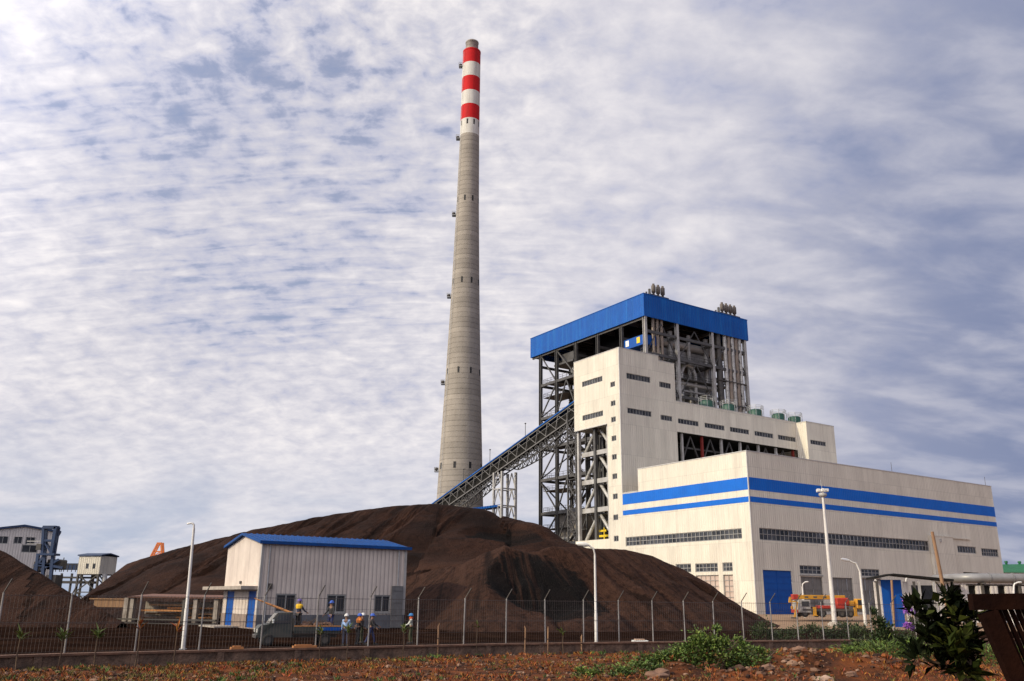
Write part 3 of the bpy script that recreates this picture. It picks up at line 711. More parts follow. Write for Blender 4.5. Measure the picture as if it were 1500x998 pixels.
# end block
mb.wall(EW, (51.8, 61.6), (25.0, 41.55), ew, .25, (0, 1, 0))
mb.add([(51.8, 27.6, 25), (51.8, S0, 25), (51.8, S0, 41.55), (51.8, 27.6, 41.55)], [(0, 1, 2, 3)])
mb.add([(61.6, 27.6, 25), (61.6, 44, 25), (61.6, 44, 41.55), (61.6, 27.6, 41.55)], [(0, 1, 2, 3)])
mb.build('wall', M['cladding'], bun)
r_ = MB()
r_.add([(.2, S0 + .2, 50.1), (10.4, S0 + .2, 50.1), (10.4, 44.6, 50.1), (.2, 44.6, 50.1)], [(0, 1, 2, 3)])
r_.add([(10.5, S0 + .2, 49.1), (14.7, S0 + .2, 49.1), (14.7, 44.6, 49.1), (10.5, 44.6, 49.1)], [(0, 1, 2, 3)])
r_.add([(14.9, S0 + .2, 41.2), (51.7, S0 + .2, 41.2), (51.7, 44.6, 41.2), (14.9, 44.6, 41.2)], [(0, 1, 2, 3)])
r_.add([(51.9, 27.8, 41.1), (61.5, 27.8, 41.1), (61.5, 43.8, 41.1), (51.9, 43.8, 41.1)], [(0, 1, 2, 3)])
r_.build('roof', M['cap'], bun)
c_ = MB(); c_.box(-.05, 10.5, S0 - .05, S0 + .2, 50.55, 50.68); c_.box(-.05, .2, S0 + .2, 44.85, 50.55, 50.68); c_.box(10.55, 14.9, S0 - .05, S0 + .2, 49.55, 49.68)
c_.box(14.95, 51.7, S0 - .05, S0 + .2, 41.75, 41.87); c_.box(51.75, 61.65, 27.55, 27.8, 41.55, 41.67); c_.box(51.75, 52, 27.8, 44, 41.55, 41.67)
c_.box(-.05, -.004, S0 - .05, S0 + .14, 22.3, 50.55); c_.box(-.004, .12, S0 - .05, S0 - .004, 26.3, 50.55)
c_.box(-.06, -.004, 34.4, 44.8, 35.9, 36.08)
c_.build('coping', M['cap'], bun)
for h, n in list(zip(lw, (8, 5, 8, 5))) + [(h, 7) for h in lw2]: window(bun, LW, h, (0, 1, 0), .16, n, 1, .08)
window(bun, EW, ew[0], (0, 1, 0), .16, 6, 1, .08)
for h in sw: window(bun, SF, h, (1, 0, 0), .16, 8, 1, .08)
for h in sw_small: window(bun, SF, h, (1, 0, 0), .14, 2, 1, .08)
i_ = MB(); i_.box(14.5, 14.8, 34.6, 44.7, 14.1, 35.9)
i_.build('back_wall', M['interior'], bun)  # near-black wall added to give the open bay its darkness
i_ = MB(); i_.box(14.9, 51.75, S0 + 8.2, S0 + 8.5, 29.3, 35.4); i_.build('recess_wall', M['interior'], bun)  # recess shade put into the wall colour
MB().box(14.87, 51.78, S0 + .3, S0 + 8.6, 35.42, 35.6).build('recess_ceiling', M['interior'], bun)  # near-black ceiling paints in the shade of the recess
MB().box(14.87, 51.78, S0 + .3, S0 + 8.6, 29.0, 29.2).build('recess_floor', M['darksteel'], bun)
for i in range(7):
    u = 16.5 + i * 5.7; k = MB(); k.box(u, u + .45, S0 + .5, S0 + .95, 29.2, 35.5)
    k.build('recess_column', M['redpost'] if i in (1, 6) else M['paleSteel'], bun)
for i in range(6):
    u = 16.9 + i * 5.7; k = MB(); k.bar((u, S0 + 1.2, 29.4), (u + 2.7, S0 + 1.2, 35.2), .25); k.bar((u + 2.7, S0 + 1.2, 35.2), (u + 5.4, S0 + 1.2, 29.4), .25)
    k.bar((u, S0 + 1.5, 32.8), (u + 5.6, S0 + 1.5, 32.8), .3)
    k.build('recess_brace', M['steel'], bun)
# open steel bay under the tower
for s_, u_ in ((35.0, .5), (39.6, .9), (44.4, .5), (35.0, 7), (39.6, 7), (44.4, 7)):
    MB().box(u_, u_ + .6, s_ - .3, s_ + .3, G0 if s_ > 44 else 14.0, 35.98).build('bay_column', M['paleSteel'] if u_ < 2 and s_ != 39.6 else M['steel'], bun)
for z in (19.4, 25.0, 30.6):
    k = MB(); k.box(1.2, 1.7, 35.3, 44.1, z, z + .9); k.build('bay_beam', M['paleSteel'], bun)
    k = MB(); k.box(6.4, 6.8, 35.3, 44.1, z - 1.2, z - .5); k.box(2.2, 13.5, 35.0, 44.0, z - .35, z - .2); k.build('bay_floor', M['darksteel'], bun)
for z in (14.2, 20.3, 25.9, 31.5):
    k = MB(); k.tube([(2.1, 35.4, z), (2.1, 39.3, z + 4.6), (2.1, 40.2, z + 4.6), (2.1, 44.0, z)], .34, 8); k.build('bay_brace', M['pipe'], bun)
    k = MB(); k.tube([(5.2, 38.2, z), (5.2, 37.0, z + 3.3), (5.2, 42, z + 5)], .2, 6); k.tube([(4.4, 42.6, z), (4.4, 42.6, z + 5)], .16, 6); k.build('bay_pipe', M['steel'], bun)
for j in range(4):
    k = MB()
    for i in range(5): k.bar((3.5, 34.6 + .25 * (i % 2), 14.5 + i * .85), (3.5, 38.4, 14.5 + i * .85), .2, .42)
    if j == 0: k.build('yellow_railing', M['yellow'], bun)
k = MB(); k.bar((3.6, 38.9, 15.0), (3.6, 42.6, 15.0), .2, .4); k.bar((3.6, 39.6, 16.0), (3.6, 42.0, 16.0), .2, .4); k.bar((3.6, 40.2, 14.2), (3.6, 40.2, 16.6), .2); k.build('yellow_guard', M['yellow'], bun)
# zigzag stair tower beside the open bay
k = MB()
for s_ in (45.4, 48.2):
    for u_ in (.8, 3.4): k.box(u_, u_ + .3, s_, s_ + .3, G0, 40.5)
for i in range(9):
    z = 2 + i * 4.1; a, b = (45.6, 48.2) if i % 2 == 0 else (48.2, 45.6)
    k.bar((1.2, a, z), (1.2, b, z + 2.05), .7, .16); k.bar((2.9, b, z + 2.05), (2.9, a, z + 4.1), .7, .16)
    k.box(.8, 3.7, 45.4, 48.5, z + 1.98, z + 2.06) if i % 2 else k.box(.8, 1.5, 45.4, 48.5, z - .1, z)
    k.bar((.8, 45.5, z), (.8, 48.3, z + 3.4), .14); k.bar((.8, 48.3, z + .7), (.8, 45.5, z + 4.1), .10)
    for zz in (z + 1.1, z + 2.2): k.bar((.82, 45.4, zz), (.82, 48.5, zz), .07)
k.build('stair_tower', M['steel'], bun)

# ------------------------------------------------------------------ boiler house (open steel frame below a blue roof box)
boi = thing('boiler_house', 'open grey steel boiler frame under a big blue roof box', 'boiler house', KORG, YAW)
U0, U1, V0, V1 = 20.0, 54.4, 44.4, 89.2
k = MB(); t_ = .25
k.box(U0, U1, V0, V0 + t_, 64.8, 70.1); k.box(U0, U0 + t_, V0 + t_, V1, 64.8, 70.1); k.box(U1 - t_, U1, V0 + t_, V1, 64.8, 70.1); k.box(U0 + t_, U1 - t_, V1 - t_, V1, 64.8, 70.1)
k.build('roof_fascia', M['blue'], boi)
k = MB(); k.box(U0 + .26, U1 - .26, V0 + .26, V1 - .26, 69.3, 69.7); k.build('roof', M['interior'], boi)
k = MB()
k.box(U0 - .08, U1 + .08, V0 - .08, V0 + .3, 70.1, 70.25); k.box(U0 - .08, U0 + .3, V0 + .3, V1 + .08, 70.1, 70.25); k.box(U1 - .3, U1 + .08, V0 + .3, V1 + .08, 70.1, 70.25)
k.build('roof_trim', M['blue'], boi)
vs_ = (45.0, 53.0, 61.7, 70.2, 78.3, 85.3); us_ = (20.6, 30.5, 42.0, 53.4)
k = MB()
for v in vs_: k.box(U0 + .3, U1 - .3, v - .15, v + .15, 65.2, 66.3)
for u in us_: k.box(u - .15, u + .15, V0 + .3, V1 - .3, 64.3, 65.1)
for v in [V0 + 2 + i * 3.1 for i in range(14)]: k.box(U0 + .3, U1 - .3, v - .1, v + .1, 68.4, 68.9)
k.build('roof_beam', M['darksteel'], boi)
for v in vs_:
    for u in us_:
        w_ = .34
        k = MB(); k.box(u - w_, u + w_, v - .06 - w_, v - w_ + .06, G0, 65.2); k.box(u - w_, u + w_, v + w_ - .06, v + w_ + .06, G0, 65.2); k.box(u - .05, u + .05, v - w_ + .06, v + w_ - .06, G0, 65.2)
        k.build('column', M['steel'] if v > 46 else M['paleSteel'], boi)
LV = (8, 15.5, 23, 31.4, 39.4, 47.2, 56.0, 61.2)
for z in LV:
    k = MB()
    for u in us_: k.box(u - .2, u + .2, vs_[0] + .4, vs_[-1] - .4, z, z + .7) if z < 58 or u != us_[0] else None
    for v in vs_:
        if v < 46 and z < 41: continue
        k.box(us_[0] + .4, us_[-1] - .4, v - .2, v + .2, z + .01, z + .66)
    k.build('beam', M['steel'], boi)
def brace(a, b, w_=.28, m_='steel', nm='brace'): MB().bar(a, b, w_).build(nm, M[m_], boi)
for i, (z0, z1) in enumerate(zip(LV[:-2], LV[1:-1])):
    v0, v1 = vs_[4], vs_[5]
    if i % 2: brace((us_[0], v1, z0 + .7), (us_[0], v0, z1))
    else: brace((us_[0], v0, z0 + .7), (us_[0], v1, z1))
    for v0, v1 in ((vs_[2], vs_[3]), (vs_[3], vs_[4])):
        mid = (v0 + v1) / 2
        brace((us_[0], v0, z0 + .7), (us_[0], mid, z1)); brace((us_[0], mid, z1), (us_[0], v1, z0 + .7))
    brace((us_[0], vs_[5], z0 + .7), (us_[1], vs_[5], z1)) if i % 2 else brace((us_[1], vs_[5], z0 + .7), (us_[0], vs_[5], z1))
brace((us_[0], 84.9, 64.2), (us_[0], 78.7, 56.6)); brace((us_[0], 70.6, 56.6), (us_[0], 78.0, 64.2))
for z0, z1 in ((41, 47.2), (47.9, 56.0), (56.7, 64)):
    for u0, u1 in zip(us_[:-1], us_[1:]):
        mid = (u0 + u1) / 2; brace((u0 + .4, V0 + .6, z0), (mid, V0 + .6, z1), .2, 'steel'); brace((mid, V0 + .6, z1), (u1 - .4, V0 + .6, z0), .2, 'steel')
# platforms with handrails on the open corner and along the long face
def platform(u0, u1, v0, v1, z, posts=True):
    k = MB(); k.box(u0, u1, v0, v1, z, z + .12)
    for zz in (z + .6, z + 1.15):
        for a, b in (((u0, v0), (u1, v0)), ((u1, v0), (u1, v1)), ((u1, v1), (u0, v1)), ((u0, v1), (u0, v0))):
            k.bar((a[0], a[1], zz), (b[0], b[1], zz), .07)
    n = max(2, int((v1 - v0) / 1.6))
    for i in range(n + 1):
        v = v0 + (v1 - v0) * i / n
        for u in (u0, u1): k.bar((u, v, z), (u, v, z + 1.15), .07)
    n = max(2, int((u1 - u0) / 1.6))
    for i in range(1, n):
        u = u0 + (u1 - u0) * i / n
        for v in (v0, v1): k.bar((u, v, z), (u, v, z + 1.15), .07)
    k.build('platform', M['steel'], boi)
for z in (56.8, 53.0, 48.0, 45.4, 40.2, 32.1, 29.0, 23.8, 19.6, 15.9, 12): platform(21, 26.5, 71.5 + (4 if int(z) % 2 else 0), 84.6, z)
for z in (42.0, 47.9, 52.1, 56.7): platform(21.2, 52.8, 45.3, 47.2, z)
for i in range(6):
    k = MB(); z = 16 + i * 7.2; k.bar((27.2, 72.5 + (i % 2) * 9, z), (27.2, 81.5 - (i % 2) * 9, z + 7), .8, .2); k.bar((26.8, 72.5 + (i % 2) * 9, z + 1), (26.8, 81.5 - (i % 2) * 9, z + 8), .08); k.build('stair_flight', M['steel'], boi)
# boiler body, drum, ducts and hoppers
k = MB(); k.box(27.5, 50.5, 52, 73.5, 29, 61, .4); k.hexa([(32, 57, 17), (46, 57, 17), (46, 70, 17), (32, 70, 17), (27.5, 52, 29), (50.5, 52, 29), (50.5, 73.5, 29), (27.5, 73.5, 29)])
k.build('boiler_casing', M['lag'], boi)
for z in (33, 38, 43, 48, 53, 58):
    k = MB(); k.box(27.1, 50.9, 51.6, 73.9, z, z + .5); k.build('buckstay', M['darksteel'], boi)
k = MB(); k.tube([(26, 49, 61.3), (52, 49, 61.3)], 1.0, 14); k.build('steam_drum', M['pipe'], boi)
for i, u in enumerate((31.4, 37.4, 43.2)):
    k = MB(); k.tube([(u, 48.2, 64), (u, 48.2, 56.0 - i * 2), (u + .3, 48.2, 53.8 - i * 2), (u + .3, 48.2, 42)], .62 if i != 1 else .5, 10); k.build('downcomer', M['pipe'], boi)
k = MB(); k.tube([(33.4, 46.9, 42), (33.4, 46.9, 54.0), (34.2, 46.9, 55.6), (35.4, 46.9, 56.2), (37.0, 46.9, 55.7), (37.8, 46.9, 54.2), (37.8, 46.9, 42)], .42, 10); k.build('looped_pipe', M['pipe'], boi)
k = MB(); k.tube([(29.5, 46.8, 51.4), (46, 46.8, 51.4)], .5, 10); k.tube([(29.5, 46.6, 49.6), (41, 46.6, 49.6)], .28, 8); k.build('header_pipe', M['pipe'], boi)
for u in (23.4, 24.7, 26.0):
    MB().tube([(u, V0 + .9, 49.6), (u, V0 + .9, 66)], .36, 10).build('riser_pipe', M['brownpipe'], boi)
for i, u in enumerate((46.6, 47.9, 49.2, 50.5, 51.8)):
    MB().tube([(u, V0 + .8, 41.3), (u, V0 + .8, 66)], .5, 10).build('riser_pipe', M['brownpipe'] if i % 2 else M['pipe'], boi)
k = MB(); k.tube([(44.6, V0 + 1.1, 43), (44.6, V0 + 1.1, 66)], .7, 10); k.build('duct_pipe', M['darksteel'], boi)
for z in (47.6, 53.3, 44.2): MB().box(44.0, 53.0, V0 + .2, V0 + 1.5, z, z + .22).build('pipe_clamp', M['darksteel'], boi)
k = MB(); k.box(29.5, 45, 48.6, 51.8, 56.8, 60.0, .2); k.build('upper_casing', M['lag'], boi)
k = MB(); k.box(29, 36.5, 47.6, 51.5, 43, 47.0, .2); k.box(38.6, 43, 47.4, 51.5, 42.5, 50, .2); k.build('coal_feeder', M['darksteel'], boi)
k = MB(); k.box(20.9, 24.6, 45.5, 53.3, 58.6, 60.9); kk = k.build('blue_cabin', M['bluedoor'], boi)
for v, c in ((47.6, 'yellow'), (51.4, 'plate')): MB().box(20.84, 20.895, v - .55, v + .55, 59.2, 60.6).build('sign_plate', M['yellow'] if c == 'yellow' else M['plate'], kk)
k = MB(); k.box(26.0, 26.3, 53.5, 70, 56.0, 68.2); k.build('shade_panel', M['interior'], boi)  # near-black sheet stands in for the shade below the roof
k = MB(); k.hexa([(24, 77, 6), (27, 77, 6), (27, 80, 6), (24, 80, 6), (22.5, 72.5, 20), (30, 72.5, 20), (30, 82, 20), (22.5, 82, 20)]); k.box(22.5, 30, 72.5, 82, 20, 23.4); k.build('ash_hopper', M['beige'], boi)
k = MB(); k.box(22, 29, 75.5, 84, 1, 12.5, .2); k.build('fan_housing', M['beige'], boi)
k = MB(); k.tube([(24, 83.6, 14.2), (24, 73, 14.2)], 1.0, 12); k.tube([(23, 82.5, 17.2), (23, 74, 17.2)], .5, 8); k.build('air_duct', M['pipe'], boi)
k = MB(); k.tube([(24.5, 74.5, 48), (24.5, 74.5, 63)], 1.1, 12); k.ball((24.5, 74.5, 59.0), 1.9, 1.9, 1.5); k.build('cyclone', M['lag'], boi)
k = MB(); k.box(21, 27, 72, 80, 60.5, 61.0); k.box(22, 26, 73, 78, 61.0, 63.5); k.build('hoist_house', M['steel'], boi)

# rooftop things
def silencers(u0, n, label):
    o = thing('silencer_bank', label, 'roof exhaust', KORG + UB * u0 + UA * 46.8 + Vector((0, 0, 69.7)), YAW, 'exhaust pipes on the blue roof')
    k = MB(); k.box(-1.6, n * 1.46, -.5, .5, 1.5, 1.75)
    for i in range(n): k.bar((i * 1.46, 0, 0), (i * 1.46, 0, 1.5), .3)
    k.build('rack', M['steel'], o)
    for i in range(n):
        k = MB(); k.lathe((i * 1.46, 0, 1.75), [(.28, 0), (.28, .5), (.52, .7), (.52, 2.3), (.3, 2.5), (.3, 2.8)], 12); k.build('silencer', M['vent'], o)
    k = MB(); k.tube([(-1.3, 0, 1.7), (-1.3, 0, 3.0)], .3, 8); k.tube([(-2.1, .2, 1.0), (-2.1, .2, 2.2)], .22, 8); k.build('vent_pipe', M['steel'], o)
silencers(25.4, 3, 'three brown exhaust pipes near the front corner of the blue roof')
silencers(48.3, 4, 'four brown exhaust pipes near the right end of the blue roof')
tankproto = None
for u, lab in ((27.2, 'green roof tank furthest left, in front of the boiler pipes'), (33.8, 'green roof tank second from left, below the vertical brown pipes'),
               (42.4, 'green roof tank just right of the boiler frame'), (50.0, 'green roof tank in the middle of the free wing roof'), (47.0, None), (55.6, 'green roof tank on the end block of the wing')):
    if lab is None: continue
    if tankproto is None:
        o = tankproto = thing('roof_tank', lab, 'tank', (0, 0, 0), YAW, 'green tanks on the wing roof')
        MB().lathe((0, 0, 0), [(1.5, 0), (1.5, 1.9), (1.2, 2.2)], 18).build('tank_body', M['greentank'], o)
        k = MB()
        for a in range(8):
            t = a * math.pi / 4; k.bar((1.75 * math.cos(t), 1.75 * math.sin(t), .3), (1.75 * math.cos(t), 1.75 * math.sin(t), 3.0), .07)
            t2 = t + math.pi / 4
            for z in (2.3, 2.65, 3.0): k.bar((1.75 * math.cos(t), 1.75 * math.sin(t), z), (1.75 * math.cos(t2), 1.75 * math.sin(t2), z), .06)
        k.build('railing', M['galv'], o)
        MB().lathe((0, 0, -.6), [(1.0, 0), (1.0, .6)], 12).build('tank_stand', M['darksteel'], o)
    else: o = copy_tree(tankproto)
    o['label'] = lab; o.location = KORG + UB * u + UA * 33.6 + Vector((0, 0, 41.8))

# ------------------------------------------------------------------ chimney
CH = at(673.5, 735, 240); CH.z = 0
chim = thing('chimney', 'tall concrete chimney with red and white bands at the top', 'chimney', CH)
def zat(py): return at(689, py, 240).z
zt = {p_: zat(p_) for p_ in (63, 77, 97, 117, 138, 158, 179, 201)}
def rad(z):
    zs = [(0, 7.4), (zat(733), 6.3), (zat(553), 4.95), (zat(425), 4.05), (zat(300), 3.35), (zat(201), 2.95), (zt[77], 2.78), (zt[77] + 9, 2.7)]
    for (a, ra), (b, rb) in zip(zs, zs[1:]):
        if z <= b: return ra + (rb - ra) * (z - a) / (b - a)
    return 2.7
def zs_(a, b, n): return [a + (b - a) * i / n for i in range(n + 1)]
MB().lathe((0, 0, 0), [(rad(z), z) for z in zs_(-1, zt[201], 24)], 48).build('shaft', M['concrete'], chim)
edges = [201, 179, 158, 138, 117, 97, 77]
for i, (a, b) in enumerate(zip(edges, edges[1:])):
    red = i % 2 == 1
    MB().lathe((0, 0, 0), [(rad(z), z) for z in zs_(zt[a], zt[b], 3)], 48).build('red_band' if red else 'white_band', M['bandred' if red else 'bandwhite'], chim)
fl = MB(); fl.lathe((0, 0, 0), [(2.0, zt[77]), (2.0, zt[63] - .5), (2.1, zt[63] - .4), (2.1, zt[63]), (1.8, zt[63]), (1.8, zt[63] - 4)], 32, True, False)
fl.build('flue_liner', M['flue'], chim)
MB().lathe((0, 0, 0), [(rad(zt[77]) + .06, zt[77] - .5), (rad(zt[77]) + .06, zt[77] + .02), (1.9, zt[77] + .03)], 40, False, False).build('crown', M['bandred'], chim)
for py, pl in ((188, 203), (300, 315), (420, 435), (552, 562), (690, 700)):
    z = zat(py); r_ = rad(z)
    for az in (-150, -103, -62, -18, 30, 75, 120, 165):
        a = R(az); k = MB(); c, s_ = math.cos(a), math.sin(a); q = Vector((c * (r_ - .05), s_ * (r_ - .05), z)); tn = Vector((-s_, c, 0)); nn = Vector((c, s_, 0))
        hw = .24 if py < 650 else .32
        k.hexa([q - tn * hw, q + tn * hw, q + tn * hw + nn * .1, q - tn * hw + nn * .1, q - tn * hw + Vector((0, 0, 1.7)), q + tn * hw + Vector((0, 0, 1.7)), q + tn * hw + nn * .1 + Vector((0, 0, 1.7)), q - tn * hw + nn * .1 + Vector((0, 0, 1.7))])
        k.build('vent_slot', M['black'], chim)
for pl in (97, 203, 315, 435, 562, 690):
    z = zat(pl); r_ = rad(z); k = MB(); k.box(-r_ - 1.15, -r_ + .05, -.8, .8, z - .4, z - .25)
    for y_ in (-.8, .8):
        for x_ in (-r_ - 1.15, -r_ - .1): k.bar((x_, y_, z - .3), (x_, y_, z + .8), .1)
        k.bar((-r_ - 1.15, y_, z + .8), (-r_ - .1, y_, z + .8), .1)
    k.bar((-r_ - 1.15, -.8, z + .8), (-r_ - 1.15, .8, z + .8), .1); k.bar((-r_ - 1.15, -.8, z + .3), (-r_ - 1.15, .8, z + .3), .1)
    o = k.build('light_platform', M['galv'], chim)
    MB().ball((-r_ - .62, 0, z + .35), .5).build('warning_light', M['darksteel'], o)
k = MB()
zz = zs_(4, zt[77] - 1, 30)
for y_ in (-.35, .35):
    k.tube([(-rad(z) * .8 - .15, -rad(z) * .6 + y_, z) for z in zz], .05, 4)
k.build('ladder', M['galv'], chim)

# ------------------------------------------------------------------ coal conveyor
con = thing('coal_conveyor', 'inclined covered conveyor with blue roof and lattice truss', 'conveyor', KORG, YAW)
def cz(s): return 43.3 - (s - 45.0) * .272          # roof line
CU0, CU1 = 1.6, 4.6
sa, sb = 45.1, 150.0
k = MB(); k.hexa([(CU0 - .3, sa, cz(sa) - .15), (CU1 + .3, sa, cz(sa) - .15), (CU1 + .3, sb, cz(sb) - .15), (CU0 - .3, sb, cz(sb) - .15), (CU0 - .3, sa, cz(sa) + .1), (CU1 + .3, sa, cz(sa) + .1), (CU1 + .3, sb, cz(sb) + .1), (CU0 - .3, sb, cz(sb) + .1)])
k.build('roof', M['blue'], con)
k = MB(); k.hexa([(CU0 + .5, sa, cz(sa) - 2.7), (CU1 - .5, sa, cz(sa) - 2.7), (CU1 - .5, sb, cz(sb) - 2.7), (CU0 + .5, sb, cz(sb) - 2.7), (CU0 + .5, sa, cz(sa) - .9), (CU1 - .5, sa, cz(sa) - .9), (CU1 - .5, sb, cz(sb) - .9), (CU0 + .5, sb, cz(sb) - .9)])
k.build('belt_enclosure', M['interior'], con)
n = 28
for u, nm in ((CU0, 'side_truss'), (CU1, 'side_truss')):
    k = MB()
    for dz in (-.35, -3.3): k.bar((u, sa, cz(sa) + dz), (u, sb, cz(sb) + dz), .22, .26)
    for i in range(n + 1):
        s_ = sa + (sb - sa) * i / n; k.bar((u, s_, cz(s_) - .35), (u, s_ + .7, cz(s_) - 3.3), .16)
        if i < n:
            s2 = sa + (sb - sa) * (i + 1) / n
            k.bar((u + .05, s_ + .6, cz(s_) - 3.3), (u + .05, s2, cz(s2) - .4), .13)
    k.bar((u, sa, cz(sa) - 1.3), (u, sb, cz(sb) - 1.3), .1)
    k.build(nm, M['farsteel'], con)
k = MB()
for i in range(n * 2 + 1):
    s_ = sa + (sb - sa) * i / (n * 2); k.bar((CU0, s_, cz(s_) - 3.3), (CU1, s_, cz(s_) - 3.3), .2)
k.build('deck_beam', M['steel'], con)
# second, deeper lattice under the spans
def lowz(s, a, b): t = (s - a) / (b - a); return cz(s) - 3.5 - 1.9 * math.sin(math.pi * min(1, max(0, t))) ** .5
for a, b in ((48, 73.6), (77.8, 106)):
    m = 14
    for u in (CU0 + .2, CU1 - .2):
        k = MB()
        for i in range(m):
            s0_, s1_ = a + (b - a) * i / m, a + (b - a) * (i + 1) / m
            k.bar((u, s0_, lowz(s0_, a, b)), (u, s1_, lowz(s1_, a, b)), .2)
            k.bar((u, s0_, lowz(s0_, a, b)), (u, s0_, cz(s0_) - 3.3), .14)
            k.bar((u, s0_, cz(s0_) - 3.3), (u, s1_, lowz(s1_, a, b)), .13); k.bar((u, s0_, lowz(s0_, a, b)), (u, s1_, cz(s1_) - 3.3), .13)
        k.build('under_truss', M['steel'], con)
for sc, w_ in ((73.5, 3.4), (112, 3.2), (140, 3)):
    k = MB(); zt_ = cz(sc + w_) - 3.4
    for u in (CU0 - .4, CU1 + .4):
        for s_ in (sc, sc + w_): k.bar((u, s_, 0), (u, s_, zt_), .5)
        for i in range(8):
            z0, z1 = zt_ * i / 8, zt_ * (i + 1) / 8
            k.bar((u, sc, z0), (u, sc + w_, z0), .26); mid = sc + w_ / 2
            k.bar((u, sc, z0), (u, mid, z1), .2); k.bar((u, mid, z1), (u, sc + w_, z0), .2)
    for s_ in (sc, sc + w_):
        for i in range(8): k.bar((CU0 - .4, s_, zt_ * i / 8), (CU1 + .4, s_, zt_ * i / 8), .26)
    k.build('trestle', M['paleSteel'], con)
for s_ in (64.8, 79.5, 91.5):
    k = MB(); k.tube([(CU0, s_, cz(s_)), (CU0, s_, cz(s_) + 3.0)], .07, 5); k.ball((CU0, s_, cz(s_) + 3.1), .22, .22, .16); k.build('deck_lamp', M['steel'], con)
# low blue canopy near the trestle foot
p0, p1 = at(688, 746, 205), at(735, 740, 205)
can = thing('blue_canopy', 'small blue sloping canopy between the chimney and trestle', 'canopy', (p0.x, p0.y, 0))
dx = p1.x - p0.x
k = MB(); k.hexa([(0, -2, p0.z - .5), (dx, -2, p1.z - .5), (dx, 2.5, p1.z - .5), (0, 2.5, p0.z - .5), (0, -2, p0.z), (dx, -2, p1.z), (dx, 2.5, p1.z), (0, 2.5, p0.z)]); k.build('roof', M['blue'], can)
for i in range(5):
    x_ = .3 + i * (dx - .6) / 4; MB().bar((x_, -1.5, 0), (x_, -1.5, p0.z - .3 + i * .18), .3).build('post', M['paleSteel'], can)
k = MB(); k.box(-2.0, 2.6, 0, 1.8, 10, p0.z - 1.3); k.build('panel', M['paleSteel'], can)

# ------------------------------------------------------------------ grey shed (local x along front, y along the gable)
shed = thing('site_shed', 'small grey corrugated shed with a blue roof before the coal', 'shed', at(378.5, 870, 80) * 1, YAW)
shed.location.z = 0
SL, SG, HE, HR = 14.35, 10.3, 7.35, 8.25
wins = [(1.6, 3.5, 1.4, 3.0), (6.4, 8.3, 1.37, 3.0), (11.15, 12.85, 1.4, 3.0)]
gd = [(6.9, 9.1, .1, 3.2), (.6, 2.7, .1, 3.2)]
k = MB()
k.wall(lambda a, z: (a, 0, z), (0, SL), (1.2, HE), wins, .15, (0, 1, 0))
k.wall(lambda a, z: (0, a, z), (0, SG), (1.2, HE), [(g[0], g[1], 1.2, g[3]) for g in gd], .12, (1, 0, 0))
k.add([(0, 0, HE), (0, SG, HE), (0, SG / 2, HR)], [(0, 1, 2)]); k.add([(SL, 0, HE), (SL, SG, HE), (SL, SG / 2, HR)], [(0, 1, 2)])
k.add([(SL, 0, 0), (SL, SG, 0), (SL, SG, HE), (SL, 0, HE)], [(0, 1, 2, 3)]); k.add([(0, SG, 0), (SL, SG, 0), (SL, SG, HE), (0, SG, HE)], [(0, 1, 2, 3)])
k.build('wall', M['shedwall'], shed)
k = MB(); k.wall(lambda a, z: (a, -.04, z), (-.04, SL + .02), (-.3, 1.2), (), 0); k.add([(-.04, -.04, 1.2), (SL, -.04, 1.2), (SL, 0, 1.2), (-.04, 0, 1.2)], [(0, 1, 2, 3)]); k.build('plinth', M['plinth'], shed)
k = MB(); k.wall(lambda a, z: (-.04, a, z), (-.04, SG), (-.3, 1.2), [(g[0], g[1], .1, 1.2) for g in gd], .12, (1, 0, 0)); k.build('gable_plinth', M['shedplinthtan'], shed)
k = MB()
for s_, y0 in ((1, -.25), (-1, SG + .25)):
    z0 = HE + (.25) * -.17 + .02
    k.hexa([(-.3, y0, z0), (SL + .35, y0, z0), (SL + .35, SG / 2, HR + .05), (-.3, SG / 2, HR + .05), (-.3, y0, z0 + .12), (SL + .35, y0, z0 + .12), (SL + .35, SG / 2, HR + .17), (-.3, SG / 2, HR + .17)])
rfm = k.build('roof', M['shedblue'], shed)
k = MB()
for i in range(26):
    x_ = -.1 + i * .57; k.bar((x_, -.25, HE + .14), (x_, SG / 2, HR + .2), .07, .07)
k.build('roof_rib', M['shedblue'], rfm)
k = MB(); k.box(-.34, SL + .4, -.34, -.26, HE - .1, HE + .17); k.bar((-.33, -.3, HE + .04), (-.33, SG / 2, HR + .12), .06, .2); k.bar((-.33, SG + .3, HE + .04), (-.33, SG / 2, HR + .12), .06, .2); k.build('fascia', M['shedblue'], shed)
k = MB(); k.box(-.05, .16, -.05, -.003, 1.2, HE - .1); k.box(-.05, -.003, -.003, .16, 1.2, HE - .1); k.build('corner_trim', M['paleSteel'], shed)
MB().box(SL - .22, SL + .04, -.06, -.003, 1.2, HE - .2).build('corner_trim', M['paleSteel'], shed)
for h in wins: window(shed, lambda a, z: (a, 0, z), h, (0, 1, 0), .1, 2, 1, .1)
for h in wins: MB().box(h[0] - .1, h[1] + .1, -.09, -.003, h[2] - .1, h[2] - .002).build('sill', M['frame'], shed)
k = MB(); k.box(12.9, 14.05, -.22, -.045, .05, 3.85); k.box(12.95, 14.0, -.26, -.22, 3.4, 3.5); k.box(12.95, 14.0, -.26, -.22, 2.3, 2.38); k.box(12.95, 14.0, -.26, -.22, 1.16, 1.24); k.build('door', M['greydoor'], shed)
for g in gd:
    k = MB(); k.box(.06, .11, g[0], g[1], .1, 3.2); o = k.build('gable_door', M['bluedoor'], shed); MB().box(.03, .06, g[0] + .15, g[0] + .3, 1.3, 1.45).build('handle', M['galv'], o)
